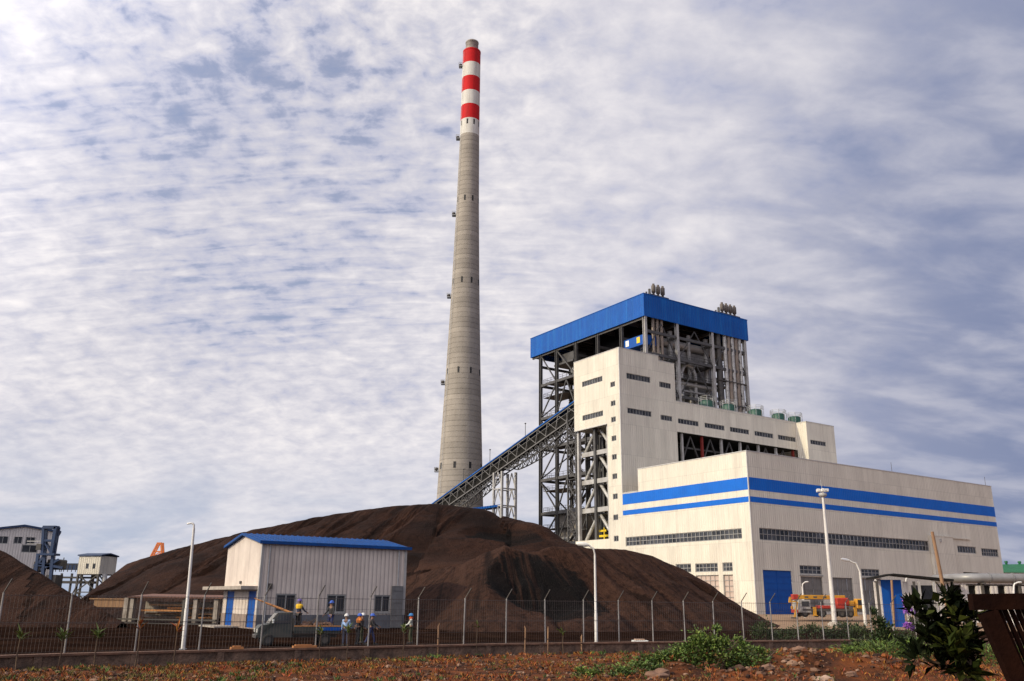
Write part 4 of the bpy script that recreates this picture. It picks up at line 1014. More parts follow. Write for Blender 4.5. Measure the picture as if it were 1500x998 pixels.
k = MB(); k.box(-1.5, -.003, .3, 12.4, 3.32, 3.62); k.build('door_canopy', M['slab'], shed)
k = MB(); k.box(-.12, -.003, 5.0, 5.4, 3.85, 4.1); k.build('gable_lamp', M['darksteel'], shed)
k = MB(); k.box(.75, 1.15, -.18, -.003, 3.4, 3.85); k.build('meter_box', M['darksteel'], shed)
MB().tube([(.7, -.1, HE - .2), (.7, -.1, 0)], .06, 6).build('downpipe', M['galv'], shed)
MB().tube([(13.5, -.1, HE - .2), (13.5, -.1, 3.9)], .06, 6).build('downpipe', M['galv'], shed)
k = MB(); k.box(-2.2, .4, 4.6, 9.8, 0, .12); k.build('doorstep', M['slab'], shed)

# ------------------------------------------------------------------ open shelter at left
p0 = at(128, 905, 95); p0.z = 0; p1 = at(326, 905, 92); p1.z = 0
d_ = p1 - p0; LEN = d_.length
shl = thing('open_shelter', 'long low open shelter with rusty roof and tan planks', 'shelter', p0, math.atan2(d_.y, d_.x))
k = MB(); k.hexa([(LEN * .30, -.4, 2.55), (LEN, -.4, 2.5), (LEN, 4, 2.75), (LEN * .3, 4, 2.85), (LEN * .30, -.4, 2.63), (LEN, -.4, 2.58), (LEN, 4, 2.83), (LEN * .3, 4, 2.93)]); k.build('roof', M['rustroof'], shl)
for x_ in (.285, .33, .72, .80, .95): MB().box(LEN * x_ - .22, LEN * x_ + .22, -.2, .25, -.2, 2.5).build('post', M['slab'] if x_ != .72 else M['darksteel'], shl)
k = MB(); k.box(.5, LEN * .28, 0, .3, 1.55, 2.3); k.box(0, LEN * .28, -.1, .4, 2.3, 2.42); k.build('tan_parapet', M['wood'], shl)
k = MB(); k.box(LEN * .34, LEN * .98, 2.0, 2.3, .6, 2.15); k.build('back_wall', M['slab'], shl)
for i, (a, b, z) in enumerate(((.36, .70, 1.2), (.42, .78, 1.75), (.55, .92, 1.45), (.38, .95, .9), (.6, .9, .55))):
    k = MB(); k.box(LEN * a, LEN * b, .5 + i * .25, .9 + i * .25, z, z + .16); k.build('plank', M['wood'] if i % 2 else M['orangewood'], shl)
k = MB(); k.box(LEN * .2, LEN * .98, -.8, -.55, .35, .5); k.box(LEN * .2, LEN * .98, -.79, -.56, -.1, .1); k.build('low_rail', M['darksteel'], shl)
k = MB(); k.box(LEN * .1, LEN * .98, .3, 1.6, -.1, .5); k.build('kerb', M['coalyard'], shl)

# ------------------------------------------------------------------ far plant at left
Yf = 190
def bpt(px, py, Y=Yf): return at(px, py, Y)
q0 = bpt(-70, 860); q0.z = 0; q1 = bpt(75, 860); q1.z = 0
BR = R(28); bx_ = Vector((math.cos(BR), math.sin(BR), 0)); bn_ = Vector((-math.sin(BR), math.cos(BR), 0))
def bpl(px, py):
    d = RT * ((px - 750) / F) + UP * (-(py - 499) / F) + FW
    p = CAM + d * ((q1 - CAM).dot(bn_) / d.dot(bn_)); return (p - q1).dot(bx_), p.z
wb = thing('conveyor_building', 'white gabled industrial building with small dark windows', 'building', q1, BR)
W_ = bpl(-70, 783)[0]; zel = bpl(-70, 783)[1]; xp, zpk = bpl(36, 771.5); zev = bpl(75, 780.5)[1]
wn = []
for px, py, w2, h2 in ((4, 791, 1.0, .8), (26.5, 791, .8, .8), (44.5, 792, .9, .8), (43.5, 804, 1.5, .8)):
    a_, z_ = bpl(px, py); wn.append((a_ - w2, a_ + w2, z_ - h2, z_ + h2))
k = MB(); k.wall(lambda a, z: (a, 0, z), (W_, 0), (0, zel), wn, .2, (0, 1, 0)) if 0 else k.wall(lambda a, z: (a, 0, z), (W_, 0), (0, min(zel, zev)), wn, .2, (0, 1, 0))
zm = min(zel, zev)
k.add([(W_, 0, zm), (0, 0, zm), (0, 0, zev), (xp, 0, zpk), (W_, 0, zel)], [(0, 1, 2, 3, 4)]); k.add([(0, 0, 0), (0, 30, 0), (0, 30, zev), (0, 0, zev)], [(0, 1, 2, 3)]); k.build('wall', M['farwall'], wb)
k = MB()
for (xa, za), (xb, zb_) in (((W_ - .3, zel), (xp, zpk)), ((xp, zpk), (.3, zev))):
    k.hexa([(xa, -.4, za), (xb, -.4, zb_), (xb, 30, zb_), (xa, 30, za), (xa, -.4, za + .4), (xb, -.4, zb_ + .4), (xb, 30, zb_ + .4), (xa, 30, za + .4)])
k.build('roof', M['bluesteel'], wb)
for h in wn: window(wb, lambda a, z: (a, 0, z), h, (0, 1, 0), .12, 2, 1, .12)
# blue steel stacker frame
g0 = bpt(62, 870, 178); g0.z = 0
st = thing('blue_gantry', 'dark blue steel gantry frame with machinery at its foot', 'gantry', g0)
def lp(px, py, Y=178): v = at(px, py, Y); return Vector((v.x - g0.x, v.y - g0.y, v.z))
k = MB()
for y_ in (0, 1.0):
    o_ = Vector((0, y_, 0))
    k.bar(lp(62, 811) + o_, lp(64, 772) + o_, .5); k.bar(lp(75, 811) + o_, lp(82, 772) + o_, .6); k.bar(lp(63.5, 772.5) + o_, lp(82.5, 772.5) + o_, .6); k.bar(lp(62, 792) + o_, lp(79, 792) + o_, .4)
    k.bar(lp(75, 811) + o_, lp(64, 793) + o_, .25)
k.bar(lp(64, 772.5), lp(64, 772.5) + Vector((0, 1, 0)), .5); k.bar(lp(82, 772.5), lp(82, 772.5) + Vector((0, 1, 0)), .5)
k.build('portal_frame', M['bluesteel'], st)
k = MB(); a_, b_ = lp(47, 868), lp(86, 811); k.box(lp(58, 828).x, lp(80, 828).x, -.8, 1.6, b_.z - .4, b_.z); k.build('deck', M['bluesteel'], st); k = MB()
for px in (56, 66, 78): k.bar(lp(px - 6, 870), lp(px, 811), .55)
for a, b in (((48, 838), (66, 812)), ((60, 835), (86, 820)), ((58, 826), (92, 832)), ((50, 828), (70, 828))): k.bar(lp(*a), lp(*b), .45)
k.build('base_frame', M['bluesteel'], st)
k = MB(); k.box(lp(48, 828).x, lp(60, 828).x, 0, 2.5, lp(66, 838).z, lp(66, 822).z, .2); k.build('drive_house', M['darksteel'], st); k = MB(); k.box(lp(64, 828).x, lp(84, 828).x, 1, 4, lp(66, 834).z, lp(66, 819).z, .2); k.build('machinery', M['darksteel'], st); k = MB(); k.box(lp(50, 828).x, lp(57, 828).x, -.4, 0, lp(66, 806).z, lp(66, 797).z); k.build('lamp_box', M['darksteel'], st); k = MB(); k.box(lp(70, 828).x, lp(84, 828).x, 0, 3, 0, lp(66, 842).z); k.build('machinery', M['darksteel'], st)
k = MB(); k.bar(lp(63, 840), lp(66, 812), .35); k.bar(lp(40, 793), lp(61, 793), .2); k.bar(lp(40, 797), lp(61, 797), .15); k.build('chute', M['paleSteel'], st)
# transfer house on stilts
t0 = bpt(142, 860, 186); t0.z = 0
tr = thing('transfer_house', 'small cream box house on steel stilts with blue roof', 'transfer house', t0, R(77))
zb, zt1 = at(142, 841, 186).z, at(142, 814.5, 186).z
wt = [(-.15, .15, 0, 0)]
k = MB(); A_, B_ = 5.2, 5.2
wn = [(1.0, 1.75, zb + 1.0, zb + 2.1), (2.6, 3.35, zb + 1.0, zb + 2.1)]
k.wall(lambda a, z: (0, a, z), (0, A_), (zb, zt1), wn, .15, (1, 0, 0)); k.wall(lambda a, z: (a, 0, z), (0, B_), (zb, zt1))
k.add([(B_, 0, zb), (B_, A_, zb), (B_, A_, zt1), (B_, 0, zt1)], [(0, 1, 2, 3)]); k.add([(0, A_, zb), (B_, A_, zb), (B_, A_, zt1), (0, A_, zt1)], [(0, 1, 2, 3)]); k.add([(0, 0, zb), (B_, 0, zb), (B_, A_, zb), (0, A_, zb)], [(0, 1, 2, 3)])
k.build('wall', M['cladding'], tr)
for h in wn: window(tr, lambda a, z: (0, a, z), h, (1, 0, 0), .1, 1, 1, .08)
k = MB(); k.hexa([(-.25, -.25, zt1), (B_ / 2, -.25, zt1 + .45), (B_ / 2, A_ + .25, zt1 + .45), (-.25, A_ + .25, zt1), (-.25, -.25, zt1 + .25), (B_ / 2, -.25, zt1 + .7), (B_ / 2, A_ + .25, zt1 + .7), (-.25, A_ + .25, zt1 + .25)])
k.hexa([(B_ / 2, -.25, zt1 + .45), (B_ + .25, -.25, zt1), (B_ + .25, A_ + .25, zt1), (B_ / 2, A_ + .25, zt1 + .45), (B_ / 2, -.25, zt1 + .7), (B_ + .25, -.25, zt1 + .25), (B_ + .25, A_ + .25, zt1 + .25), (B_ / 2, A_ + .25, zt1 + .7)]); k.build('roof', M['bluesteel'], tr)
for x_ in (.2, B_ - .2):
    for y_ in (.2, A_ - .2): MB().bar((x_, y_, 0), (x_, y_, zb), .35).build('leg', M['darksteel'], tr)
k = MB()
for a, b in (((.2, .2), (.2, A_ - .2)), ((.2, .2), (B_ - .2, .2)), ((B_ - .2, .2), (B_ - .2, A_ - .2))):
    for z0, z1 in ((0, zb / 2), (zb / 2, zb)):
        k.bar((*a, z0), (*b, z1), .2); k.bar((*b, z0), (*a, z1), .2); k.bar((*a, z1 - .1), (*b, z1 - .1), .22)
k.build('bracing', M['darksteel'], tr)
k = MB(); k.tube([(1.2, -.5, zb), (.8, -1.2, zb - 3.2)], .5, 8); k.build('chute', M['paleSteel'], tr)
# level conveyors between gantry and transfer house
c0 = bpt(84, 850, 188); c0.z = 0
cv = thing('level_conveyor', 'horizontal conveyor bridge on posts beside the transfer house', 'conveyor', c0)
xe = at(138, 850, 188).x - c0.x
def zc_(py): return at(100, py, 188).z
for py, th, m_ in ((830, 1.3, 'bluesteel'), (846, .35, 'darksteel'), (853, .5, 'darksteel')):
    k = MB(); k.box(-2, xe if py > 835 else xe - 3.0, 0, 2, zc_(py) - th / 2, zc_(py) + th / 2); k.build('belt_deck', M[m_], cv)
k = MB()
for i in range(9):
    x_ = -1.5 + i * (xe - 1) / 8
    k.bar((x_, 0, zc_(838)), (x_, 0, zc_(827)), .12)
k.bar((-2, 0, zc_(826)), (xe - 3.2, 0, zc_(827)), .12); k.build('handrail', M['steel'], cv)
for i in range(4):
    x_ = .5 + i * xe / 3.6; MB().bar((x_, .5, 0), (x_, .5, zc_(840)), .35).build('post', M['darksteel'], cv)
k = MB(); k.bar((.5, 0, zc_(838)), (.7, 0, zc_(817)), .14); k.build('mast', M['steel'], cv)
# orange crane top behind the coal
o0 = at(226, 870, 205); o0.z = 0
oc = thing('portal_crane', 'orange A-frame crane top rising behind the coal heap', 'crane', o0)
def op(px, py, y_=0): v = at(px, py, 205); return Vector((v.x - o0.x, y_, v.z))
k = MB()
for y_ in (0, 1.2):
    k.bar(op(212, 832, y_), op(231, 796, y_), .32); k.bar(op(238, 830, y_), op(236, 796, y_), .32); k.bar(op(230, 796, y_), op(237, 796, y_), .36)
    k.bar(op(220, 817, y_), op(237, 817, y_), .2); k.bar(op(225, 808, y_), op(236, 808, y_), .2); k.bar(op(221, 817, y_), op(236, 808, y_), .16)
k.build('a_frame', M['orange'], oc)
MB().bar(op(205, 840), op(213, 826), .8).build('jib_foot', M['orange'], oc)
k = MB(); k.box(op(208, 838).x, op(242, 838).x, -1, 3, op(225, 850).z, op(225, 826).z); k.build('turntable', M['orange'], oc)
for px in (210, 240): MB().bar(op(px, 890), op(px, 850), .8).build('leg', M['orange'], oc)

# ------------------------------------------------------------------ boundary wall and fence
wl = MB(); pts = []
xs = [FP[0].x + (FP[-1].x + 14 - FP[0].x) * i / 120 for i in range(121)]
for x in xs: pts.append(Vector((x, fenceY(x), 0)))
def wallsec(mb, pts, off0, off1, z0, z1):
    vs = []; 
    for i, p in enumerate(pts):
        d = (pts[min(i + 1, len(pts) - 1)] - pts[max(0, i - 1)]).normalized(); n_ = Vector((-d.y, d.x, 0))
        a = p + n_ * off0; b = p + n_ * off1
        vs += [(a.x, a.y, z0), (b.x, b.y, z0), (b.x, b.y, z1), (a.x, a.y, z1)]
    fs = [(4 * i + k, 4 * (i + 1) + k, 4 * (i + 1) + (k + 1) % 4, 4 * i + (k + 1) % 4) for i in range(len(pts) - 1) for k in range(4)]
    fs += [(0, 1, 2, 3), tuple(4 * (len(pts) - 1) + k for k in (3, 2, 1, 0))]
    mb.add(vs, fs)
bw = thing('boundary_wall', 'low stained concrete wall carrying the wire fence', 'wall', (0, 0, 0))
wallsec(wl, pts, -.16, .14, -.5, .47); wl.build('wall_body', M['wallc'], bw)
wl = MB(); wallsec(wl, pts, -.24, .2, .47, .55); wl.build('coping', M['wallcap'], bw)
wl = MB()
for i in range(2, 119, 5):
    p = pts[i]; d = (pts[i + 1] - pts[i - 1]).normalized(); n_ = Vector((-d.y, d.x, 0))
    wl.bar(p - n_ * .17 + Vector((0, 0, -.3)), p - n_ * .17 + Vector((0, 0, .46)), .28, .1, n_)
wl.build('buttress', M['wallc'], bw)

PPX = [-10, 94, 197, 291, 381, 462, 539, 611, 679, 741, 799, 855, 907, 957, 1004, 1047, 1090, 1132, 1170, 1207, 1244, 1278, 1311, 1343, 1374, 1404, 1433]
fen = thing('wire_fence', 'tall wire mesh fence with angled post tops on the wall', 'fence', (0, 0, 0))
PP = [fencepx(x) for x in PPX]
for i, p in enumerate(PP):
    d = (PP[min(i + 1, len(PP) - 1)] - PP[max(0, i - 1)]).normalized(); n_ = Vector((-d.y, d.x, 0))
    tl = Vector((rng.uniform(-.03, .03), rng.uniform(-.03, .03), 0)); top = p + Vector((0, 0, 2.15)) + tl
    k = MB(); k.tube([p + Vector((0, 0, -.1)), top], .036, 8); o = k.build('post', M['fencepost'], fen)
    a = MB(); a.bar(top, top - n_ * .42 + Vector((0, 0, .48)) + d * .08, .036); a.build('post_arm', M['darksteel'], o)
for p, q in zip(PP, PP[1:]):
    k = MB(); L_ = (q - p).length; d = (q - p).normalized(); n_ = int(L_ / .13)
    for i in range(1, n_):
        b = p + d * (i * L_ / n_); jz = rng.uniform(-.02, .02)
        k.bar(b + Vector((0, 0, .03)), b + Vector((0, 0, 2.10 + jz)), .008)
    for z in (.06, .55, 1.05, 1.1, 1.6, 2.06):
        k.bar(p + Vector((0, 0, z)), q + Vector((0, 0, z)),   .010 if z not in (1.1, 2.06) else .02)
    k.build('mesh_panel', M['wire'], fen)

# ------------------------------------------------------------------ lamps
def lamp(label, base, top, arm, head, Y, z0, r=.09, cat='street lamp', grp='street lamps around the yard'):
    b = at(*base, Y); t = at(*top, Y); a = at(*arm, Y); h0, h1 = at(*head[0], Y), at(*head[1], Y)
    lean = (t - b)
    if z0 is not None: b = b - lean * ((b.z - z0) / lean.z)
    o = thing('street_lamp', label, cat, b, 0, grp)
    Lc = lambda v: v - b
    k = MB(); k.tube([(0, 0, -.2), Lc(t) * .33, Lc(t) * .33 + Vector((0, 0, .05)), Lc(t)], [r * 1.25, r * 1.2, r, r * .75], 10); k.build('pole', M['whitepost'], o)
    mid = (t + a) / 2 + (t - b).normalized() * .35 * (a - t).length
    k = MB(); k.tube([Lc(t) - Vector((0, 0, .02)), Lc(t + (mid - t) * .5) + (t - b).normalized() * .05, Lc(mid), Lc(a), Lc(h0)], r * .62, 8); k.build('arm', M['whitepost'], o)
    d = (h1 - h0); k = MB(); w_ = d.length
    k.tube([Lc(h0), Lc(h0 + d * .3), Lc(h0 + d * .8), Lc(h1)], [w_ * .12, w_ * .19, w_ * .17, w_ * .07], 10); k.build('lamp_head', M['light'], o)
    k = MB(); k.box(-.16, .16, -.16, .16, -.1, .06); k.build('base_plate', M['galv'], o)
    return o
lamp('white lamp post left of the grey shed, head turned left', (268, 952), (284, 774), (283.5, 768), ((281, 766.5), (273.5, 767.5)), 48, 0, .085)
lamp('white lamp post before the coal heap with a curved arm to the left', (873.5, 943), (871.4, 812), (866, 802), ((862, 798.5), (844, 796.5)), 59.8, 0, .09)
lamp('white lamp post with curved arm beside the tall floodlight mast', (1268.5, 919.5), (1259.7, 838), (1249, 824), ((1244, 821.5), (1232, 819)), 113, .1, .17)
lamp('short white lamp post right of the blue hall door', (1179.6, 907), (1175.3, 860), (1177, 855), ((1179, 853), (1184.5, 852.3)), 125, 1.0, .14)
lamp('white lamp post in front of the blue gatehouse panel, head to the right', (1334, 920), (1326.8, 854), (1329, 847), ((1331, 845), (1337, 844)), 113, .1, .17)
lamp('small lamp post at far right under the silver duct', (1484, 915), (1485, 859), (1488, 855), ((1490, 853.5), (1497, 853)), 112, .1, .16)
lamp('thin pale lamp post left of the blue gatehouse panel', (1290, 911), (1282, 850), (1283, 850), ((1284.5, 852), (1289, 854.5)), 116, .4, .13)
b = atz(1223, 918, 0); Ym = b.y
mast = thing('floodlight_mast', 'tall tapered white mast with a ring of floodlights', 'floodlight mast', (b.x, b.y, 0))
t = at(1205, 722, Ym); tl = Vector((t.x - b.x, 0, t.z))
k = MB(); k.tube([Vector((0, 0, -.2)), tl * .25, tl * .6, tl], [.30, .26, .21, .15], 14); k.build('pole', M['whitepost'], mast)
k = MB(); k.lathe(tl + Vector((0, 0, -.5)), [(.35, 0), (.5, .15), (.5, .4), (.2, .5)], 16); k.build('ring', M['paleSteel'], mast)
for i in range(6):
    a = i * math.pi / 3 + .3; c = tl + Vector((.58 * math.cos(a), .58 * math.sin(a), .3))
    k = MB(); k.box(c.x - .2, c.x + .2, c.y - .16, c.y + .16, c.z - .2, c.z + .17, .04); k.build('floodlight', M['light'], mast)
MB().tube([tl, tl + Vector((-.1, 0, 1.6))], .04, 5).build('lightning_rod', M['galv'], mast)
k = MB(); k.lathe((0, 0, 0), [(.85, 0), (.85, .3), (.55, .55)], 12); k.build('footing', M['slab'], mast)

# ------------------------------------------------------------------ mobile crane
def wheel(parent, c, r, w_, axis_y=True, nm='wheel'):
    k = MB(); c = Vector(c)
    prof = [(r * .55, -w_ / 2), (r * .92, -w_ / 2), (r, -w_ * .3), (r, w_ * .3), (r * .92, w_ / 2), (r * .55, w_ / 2)]
    vs = []; n = 20
    for rr, y_ in prof:
        for i in range(n): a = 2 * math.pi * i / n; vs.append(c + Vector((rr * math.cos(a), y_, rr * math.sin(a))))
    k.add(vs, [(j * n + i, j * n + (i + 1) % n, (j + 1) * n + (i + 1) % n, (j + 1) * n + i) for j in range(len(prof) - 1) for i in range(n)], True)
    o = k.build(nm, M['tyre'], parent)
    k = MB(); vs = []
    for y_ in (-w_ * .35, w_ * .35):
        for i in range(n): a = 2 * math.pi * i / n; vs.append(c + Vector((r * .56 * math.cos(a), y_, r * .56 * math.sin(a))))
    k.add(vs, [tuple(range(n))[::-1], tuple(range(n, 2 * n))] + [(i, (i + 1) % n, n + (i + 1) % n, n + i) for i in range(n)]); k.build('rim', M['darksteel'], o)
c0 = at(1216, 906, 122)
mc = thing('mobile_crane', 'yellow and red truck crane parked with lowered boom before the hall', 'mobile crane', (c0.x, c0.y, ground(c0.x, c0.y)), R(4))
k = MB(); k.box(-4.2, 4.0, -1.2, 1.2, .75, 1.1, .05); k.build('chassis', M['darksteel'], mc)
k = MB(); k.box(-1.4, 1.6, -1.25, 1.25, 1.1, 1.5, .06); k.box(-2.6, -1.4, -1.2, 1.2, 1.1, 1.3, .04); k.build('deck', M['redp'], mc)
k = MB(); k.hexa([(-4.7, -1.2, .6), (-3.0, -1.2, .6), (-3.0, 1.2, .6), (-4.7, 1.2, .6), (-4.5, -1.1, 2.15), (-3.0, -1.15, 2.2), (-3.0, 1.15, 2.2), (-4.5, 1.1, 2.15)]); cab = k.build('cab', M['pale'], mc)
MB().box(-4.2, -3.2, -1.23, -1.2, 1.35, 2.0).build('side_window', M['glass'], cab)
MB().box(-4.80, -4.72, -1.1, 1.1, .55, .95).build('bumper', M['redp'], cab)
k = MB(); k.box(.7, 2.4, -1.0, 1.0, 1.5, 2.5, .1); k.build('turret', M['redp'], mc)
k = MB(); k.box(2.3, 3.2, -.9, .9, 1.45, 2.15, .1); k.build('counterweight', M['craneyellow'], mc)
k = MB(); k.box(3.3, 4.3, -1.25, -.25, 1.1, 2.4, .1); oc_ = k.build('operator_cab', M['craneyellow'], mc)
MB().box(3.45, 4.15, -1.29, -1.25, 1.6, 2.25).build('window', M['glass'], oc_)
k = MB(); k.box(-4.6, 2.2, -.35, .35, 2.28, 2.82, .04); bo = k.build('boom', M['craneyellow'], mc)
k = MB(); k.box(-5.0, -4.25, -.4, .4, 2.2, 2.9, .06); k.build('boom_tip', M['redp'], bo)
for x_ in (-3.4, -2.2, -.9): MB().box(x_, x_ + .5, -.36, -.352, 2.45, 2.65).build('boom_mark', M['darksteel'], bo)
for x_ in (-2.5, 3.0):
    k = MB(); k.box(x_ - .18, x_ + .18, -1.32, -1.0, .25, 1.3); k.box(x_ - .3, x_ + .3, -1.4, -.95, .18, .26); k.build('outrigger', M['craneyellow'], mc)
    k = MB(); k.box(x_ - .18, x_ + .18, 1.0, 1.32, .25, 1.3); k.build('outrigger', M['craneyellow'], mc)
for x_ in (-3.8, -1.4, 1.2, 2.35):
    for y_ in (-1.0, 1.0): wheel(mc, (x_, y_, .5), .5, .36)
k = MB(); k.tube([(-5.0, 0, 2.2), (-5.1, 0, 1.3)], .05, 5); k.box(-5.25, -4.95, -.12, .12, 1.0, 1.35, .04); k.build('hook', M['craneyellow'], mc)
# second yellow machine part standing left (small loader arm)
l0 = at(1164, 908, 120)
ld = thing('yellow_boom_post', 'small orange yellow post with bracket at the blue hall door', 'post', (l0.x, l0.y, ground(l0.x, l0.y)))
k = MB(); k.bar((0, 0, 0), (.5, 0, 2.1), .22); k.bar((-.5, 0, 2.0), (-.35, 0, 2.7), .25); k.bar((.5, 0, 2.1), (-.4, 0, 2.2), .16); k.build('bracket', M['craneyellow'], ld)
k = MB(); k.box(-.4, .4, -.3, .3, 0, .18); k.build('foot', M['darksteel'], ld)

# ------------------------------------------------------------------ gatehouse
g0 = at(1338, 915, 110); gz = .1
gh = thing('gatehouse', 'dark roofed open gatehouse with a tall blue panel', 'gatehouse', (g0.x, g0.y, 0), R(-3))
S_ = 110 / 1335
def gx_(px): return (px - 1338) * S_
zr = at(1310, 842, 110).z
k = MB()
k.hexa([(gx_(1282), -1.5, zr - .55), (gx_(1311), -1.5, zr - .1), (gx_(1311), 1.2, zr - .1), (gx_(1282), 1.2, zr - .55), (gx_(1282), -1.5, zr - .35), (gx_(1311), -1.5, zr + .1), (gx_(1311), 1.2, zr + .1), (gx_(1282), 1.2, zr - .35)])
k.hexa([(gx_(1311), -1.5, zr - .1), (gx_(1396), -1.5, zr - .75), (gx_(1396), 1.2, zr - .75), (gx_(1311), 1.2, zr - .1), (gx_(1311), -1.5, zr + .1), (gx_(1396), -1.5, zr - .5), (gx_(1396), 1.2, zr - .5), (gx_(1311), 1.2, zr + .1)]); k.build('roof', M['interior'], gh)
k = MB(); k.box(gx_(1298), gx_(1327), 0, .25, 0, zr - .6); k.build('blue_panel', M['bluedoor'], gh)
for a, b, z in ((1288, 1298, .75), (1331, 1337, .8), (1378, 1393, 1.0)): MB().box(gx_(a), gx_(b), .1, .3, 0, zr - z).build('white_wall', M['farwall'], gh)
k = MB(); k.box(gx_(1340), gx_(1377), .1, .3, 0, 1.0); k.build('counter_wall', M['greydoor'], gh)
for px in (1287, 1340, 1347, 1368, 1394): MB().box(gx_(px) - .13, gx_(px) + .13, -1.3, -1.05, 0, zr - .8).build('post', M['paleSteel'] if px in (1347, 1368) else M['darksteel'], gh)
k = MB(); k.box(gx_(1345), gx_(1376), .8, .9, 1.0, zr - 1.2); k.build('glass_wall', M['glass'], gh)
k = MB(); k.box(gx_(1396), gx_(1440), -.3, .1, .0, 2.2); 
k = MB(); k.bar((gx_(1360), -2.2, 2.0), (gx_(1385), -2.2, 2.0), .14); k.bar((gx_(1360), -2.2, 0), (gx_(1360), -2.2, 2.0), .12); k.bar((gx_(1370), -2.2, 0), (gx_(1370), -2.2, 2.0), .12); k.bar((gx_(1384), -2.2, 0), (gx_(1384), -2.2, 2.0), .12); k.build('barrier_rail', M['paleSteel'], gh)
p_ = at(1309, 912, 104); q_ = at(1306, 850, 104)
ps = thing('wooden_post', 'thin tan wooden post standing before the blue panel', 'post', (p_.x, p_.y, 0))
k = MB(); k.tube([(0, 0, -.2), (q_.x - p_.x, 0, q_.z)], .13, 7); k.build('shaft', M['wood'], ps); MB().box(-.25, .25, -.25, .25, -.1, .12).build('footing', M['slab'], ps)
# leaning rusty pole
p_ = at(1396, 930, 75); q_ = at(1365.5, 779, 75)
rp = thing('leaning_pole', 'tall thin rusty pole leaning left before the hall', 'pole', (p_.x, p_.y, 0))
k = MB(); d_ = Vector((q_.x - p_.x, 0, q_.z)); k.tube([d_ * -.03, d_ * .5, d_], [.17, .16, .13], 8); k.build('shaft', M['wood'], rp)
k = MB(); k.lathe((0, 0, 0), [(.3, -.1), (.3, .1), (.2, .15)], 8); k.build('footing', M['slab'], rp)
# silver duct
zd = at(1450, 847, 116).z; d0 = at(1412, 847, 116); d1 = at(1560, 848, 116)
du = thing('silver_duct', 'thick silver pipe on posts running past the right edge', 'pipe', (d0.x, d0.y, 0))
Ld = d1.x - d0.x
k = MB(); k.tube([(0, 8, zd), (0, 2.2, zd), (.35, .9, zd), (1.0, .25, zd), (2.2, 0, zd), (Ld, 0, zd)], .58, 16); k.build('pipe_run', M['duct'], du)
for x_ in (3.2, 6.2, 9.4, 12.5): k = MB(); k.lathe((0, 0, 0), [(.6, -.06), (.66, -.06), (.66, .06), (.6, .06)], 16, False, False); o = k.build('flange', M['duct'], du); o.rotation_euler = (0, R(90), 0); o.location = (x_, 0, zd)
for x_ in (2.2, 7, 11.5):
    k = MB(); k.box(x_ - .15, x_ + .15, -.15, .15, 0, zd - .75); k.box(x_ - .2, x_ + .2, -.7, .7, zd - .75, zd - .58); k.build('support', M['darksteel'], du)
k = MB(); k.box(.6, Ld, .8, 1.0, zd - .95, zd - .75); k.build('cable_tray', M['darksteel'], du)
# pale outbuilding and green roofed hall at far right
b0 = at(1395, 890, 122)
ob = thing('low_outbuilding', 'low pale outbuilding with dark bays under the silver duct', 'outbuilding', (b0.x, b0.y, .5), 0)
S2 = 122 / 1335; Lb = 130 * S2; zb2 = at(1440, 853, 122).z - .5
hs = [(i * Lb / 6 + .5, i * Lb / 6 + 1.55, .2, zb2 - .4) for i in range(6)]
k = MB(); k.wall(lambda a, z: (a, 0, z), (0, Lb), (-.5, zb2), hs, .4, (0, 1, 0)); k.add([(0, 0, zb2), (Lb, 0, zb2), (Lb, 5, zb2), (0, 5, zb2)], [(0, 1, 2, 3)]); k.add([(0, 0, 0), (0, 5, 0), (0, 5, zb2), (0, 0, zb2)], [(0, 1, 2, 3)]); k.build('wall', M['farwall'], ob)
for h in hs: MB().box(h[0], h[1], .38, .42, h[2], h[3]).build('dark_bay', M['interior'], ob)
k = MB(); k.box(-.2, Lb + .2, -.3, 5, zb2, zb2 + .12); k.build('roof', M['slab'], ob)
b0 = at(1468, 860, 230)
gb = thing('green_hall', 'distant hall with a green roof at the right edge', 'building', (b0.x, b0.y, 0))
S3 = 230 / 1335; z1, z2 = at(1480, 839, 230).z, at(1480, 826, 230).z
k = MB(); k.box(0, 30, 0, 20, 0, z1); k.build('wall', M['farwall'], gb)
k = MB(); k.hexa([(-.5, -.5, z1), (30, -.5, z1), (30, 20, z1), (-.5, 20, z1), (1.5, 6, z2), (30, 6, z2 + .8), (30, 14, z2 + .8), (1.5, 14, z2)]); rf_ = k.build('roof', M['greenroof'], gb)
for x_ in (3, 5.5, 9): k = MB(); k.lathe((x_, 6.5, z2), [(.3, 0), (.3, .5), (.5, .7), (.3, 1.0)], 10); k.build('roof_vent', M['greenroof'], rf_)

# ------------------------------------------------------------------ plants
def foliage(mb, c, r, n, L_, w_, clumps=14, up=.5):
    c = Vector(c); cl = []
    for i in range(clumps):
        while True:
            v = Vector((rng.uniform(-1, 1), rng.uniform(-1, 1), rng.uniform(-.7, 1)))
            if v.length < 1: break
        cl.append((Vector((c.x + v.x * r[0] * .8, c.y + v.y * r[1] * .8, c.z + v.z * r[2] * .8)), rng.uniform(.2, .42)))
    for i in range(n):
        p0, s_ = rng.choice(cl)
        d = Vector((rng.gauss(0, 1), rng.gauss(0, 1), rng.gauss(0, 1)))
        p = p0 + Vector((d.x * r[0] * s_, d.y * r[1] * s_, d.z * r[2] * s_)) * .6
        o = (p - c) + Vector((0, 0, r[2] * up)); o = o.normalized() + Vector((rng.gauss(0, .5), rng.gauss(0, .5), rng.gauss(0, .5)))
        mb.leaf(p, L_ * rng.uniform(.6, 1.3), w_ * rng.uniform(.7, 1.2), o, (rng.gauss(0, .5), rng.gauss(0, .5), 1))
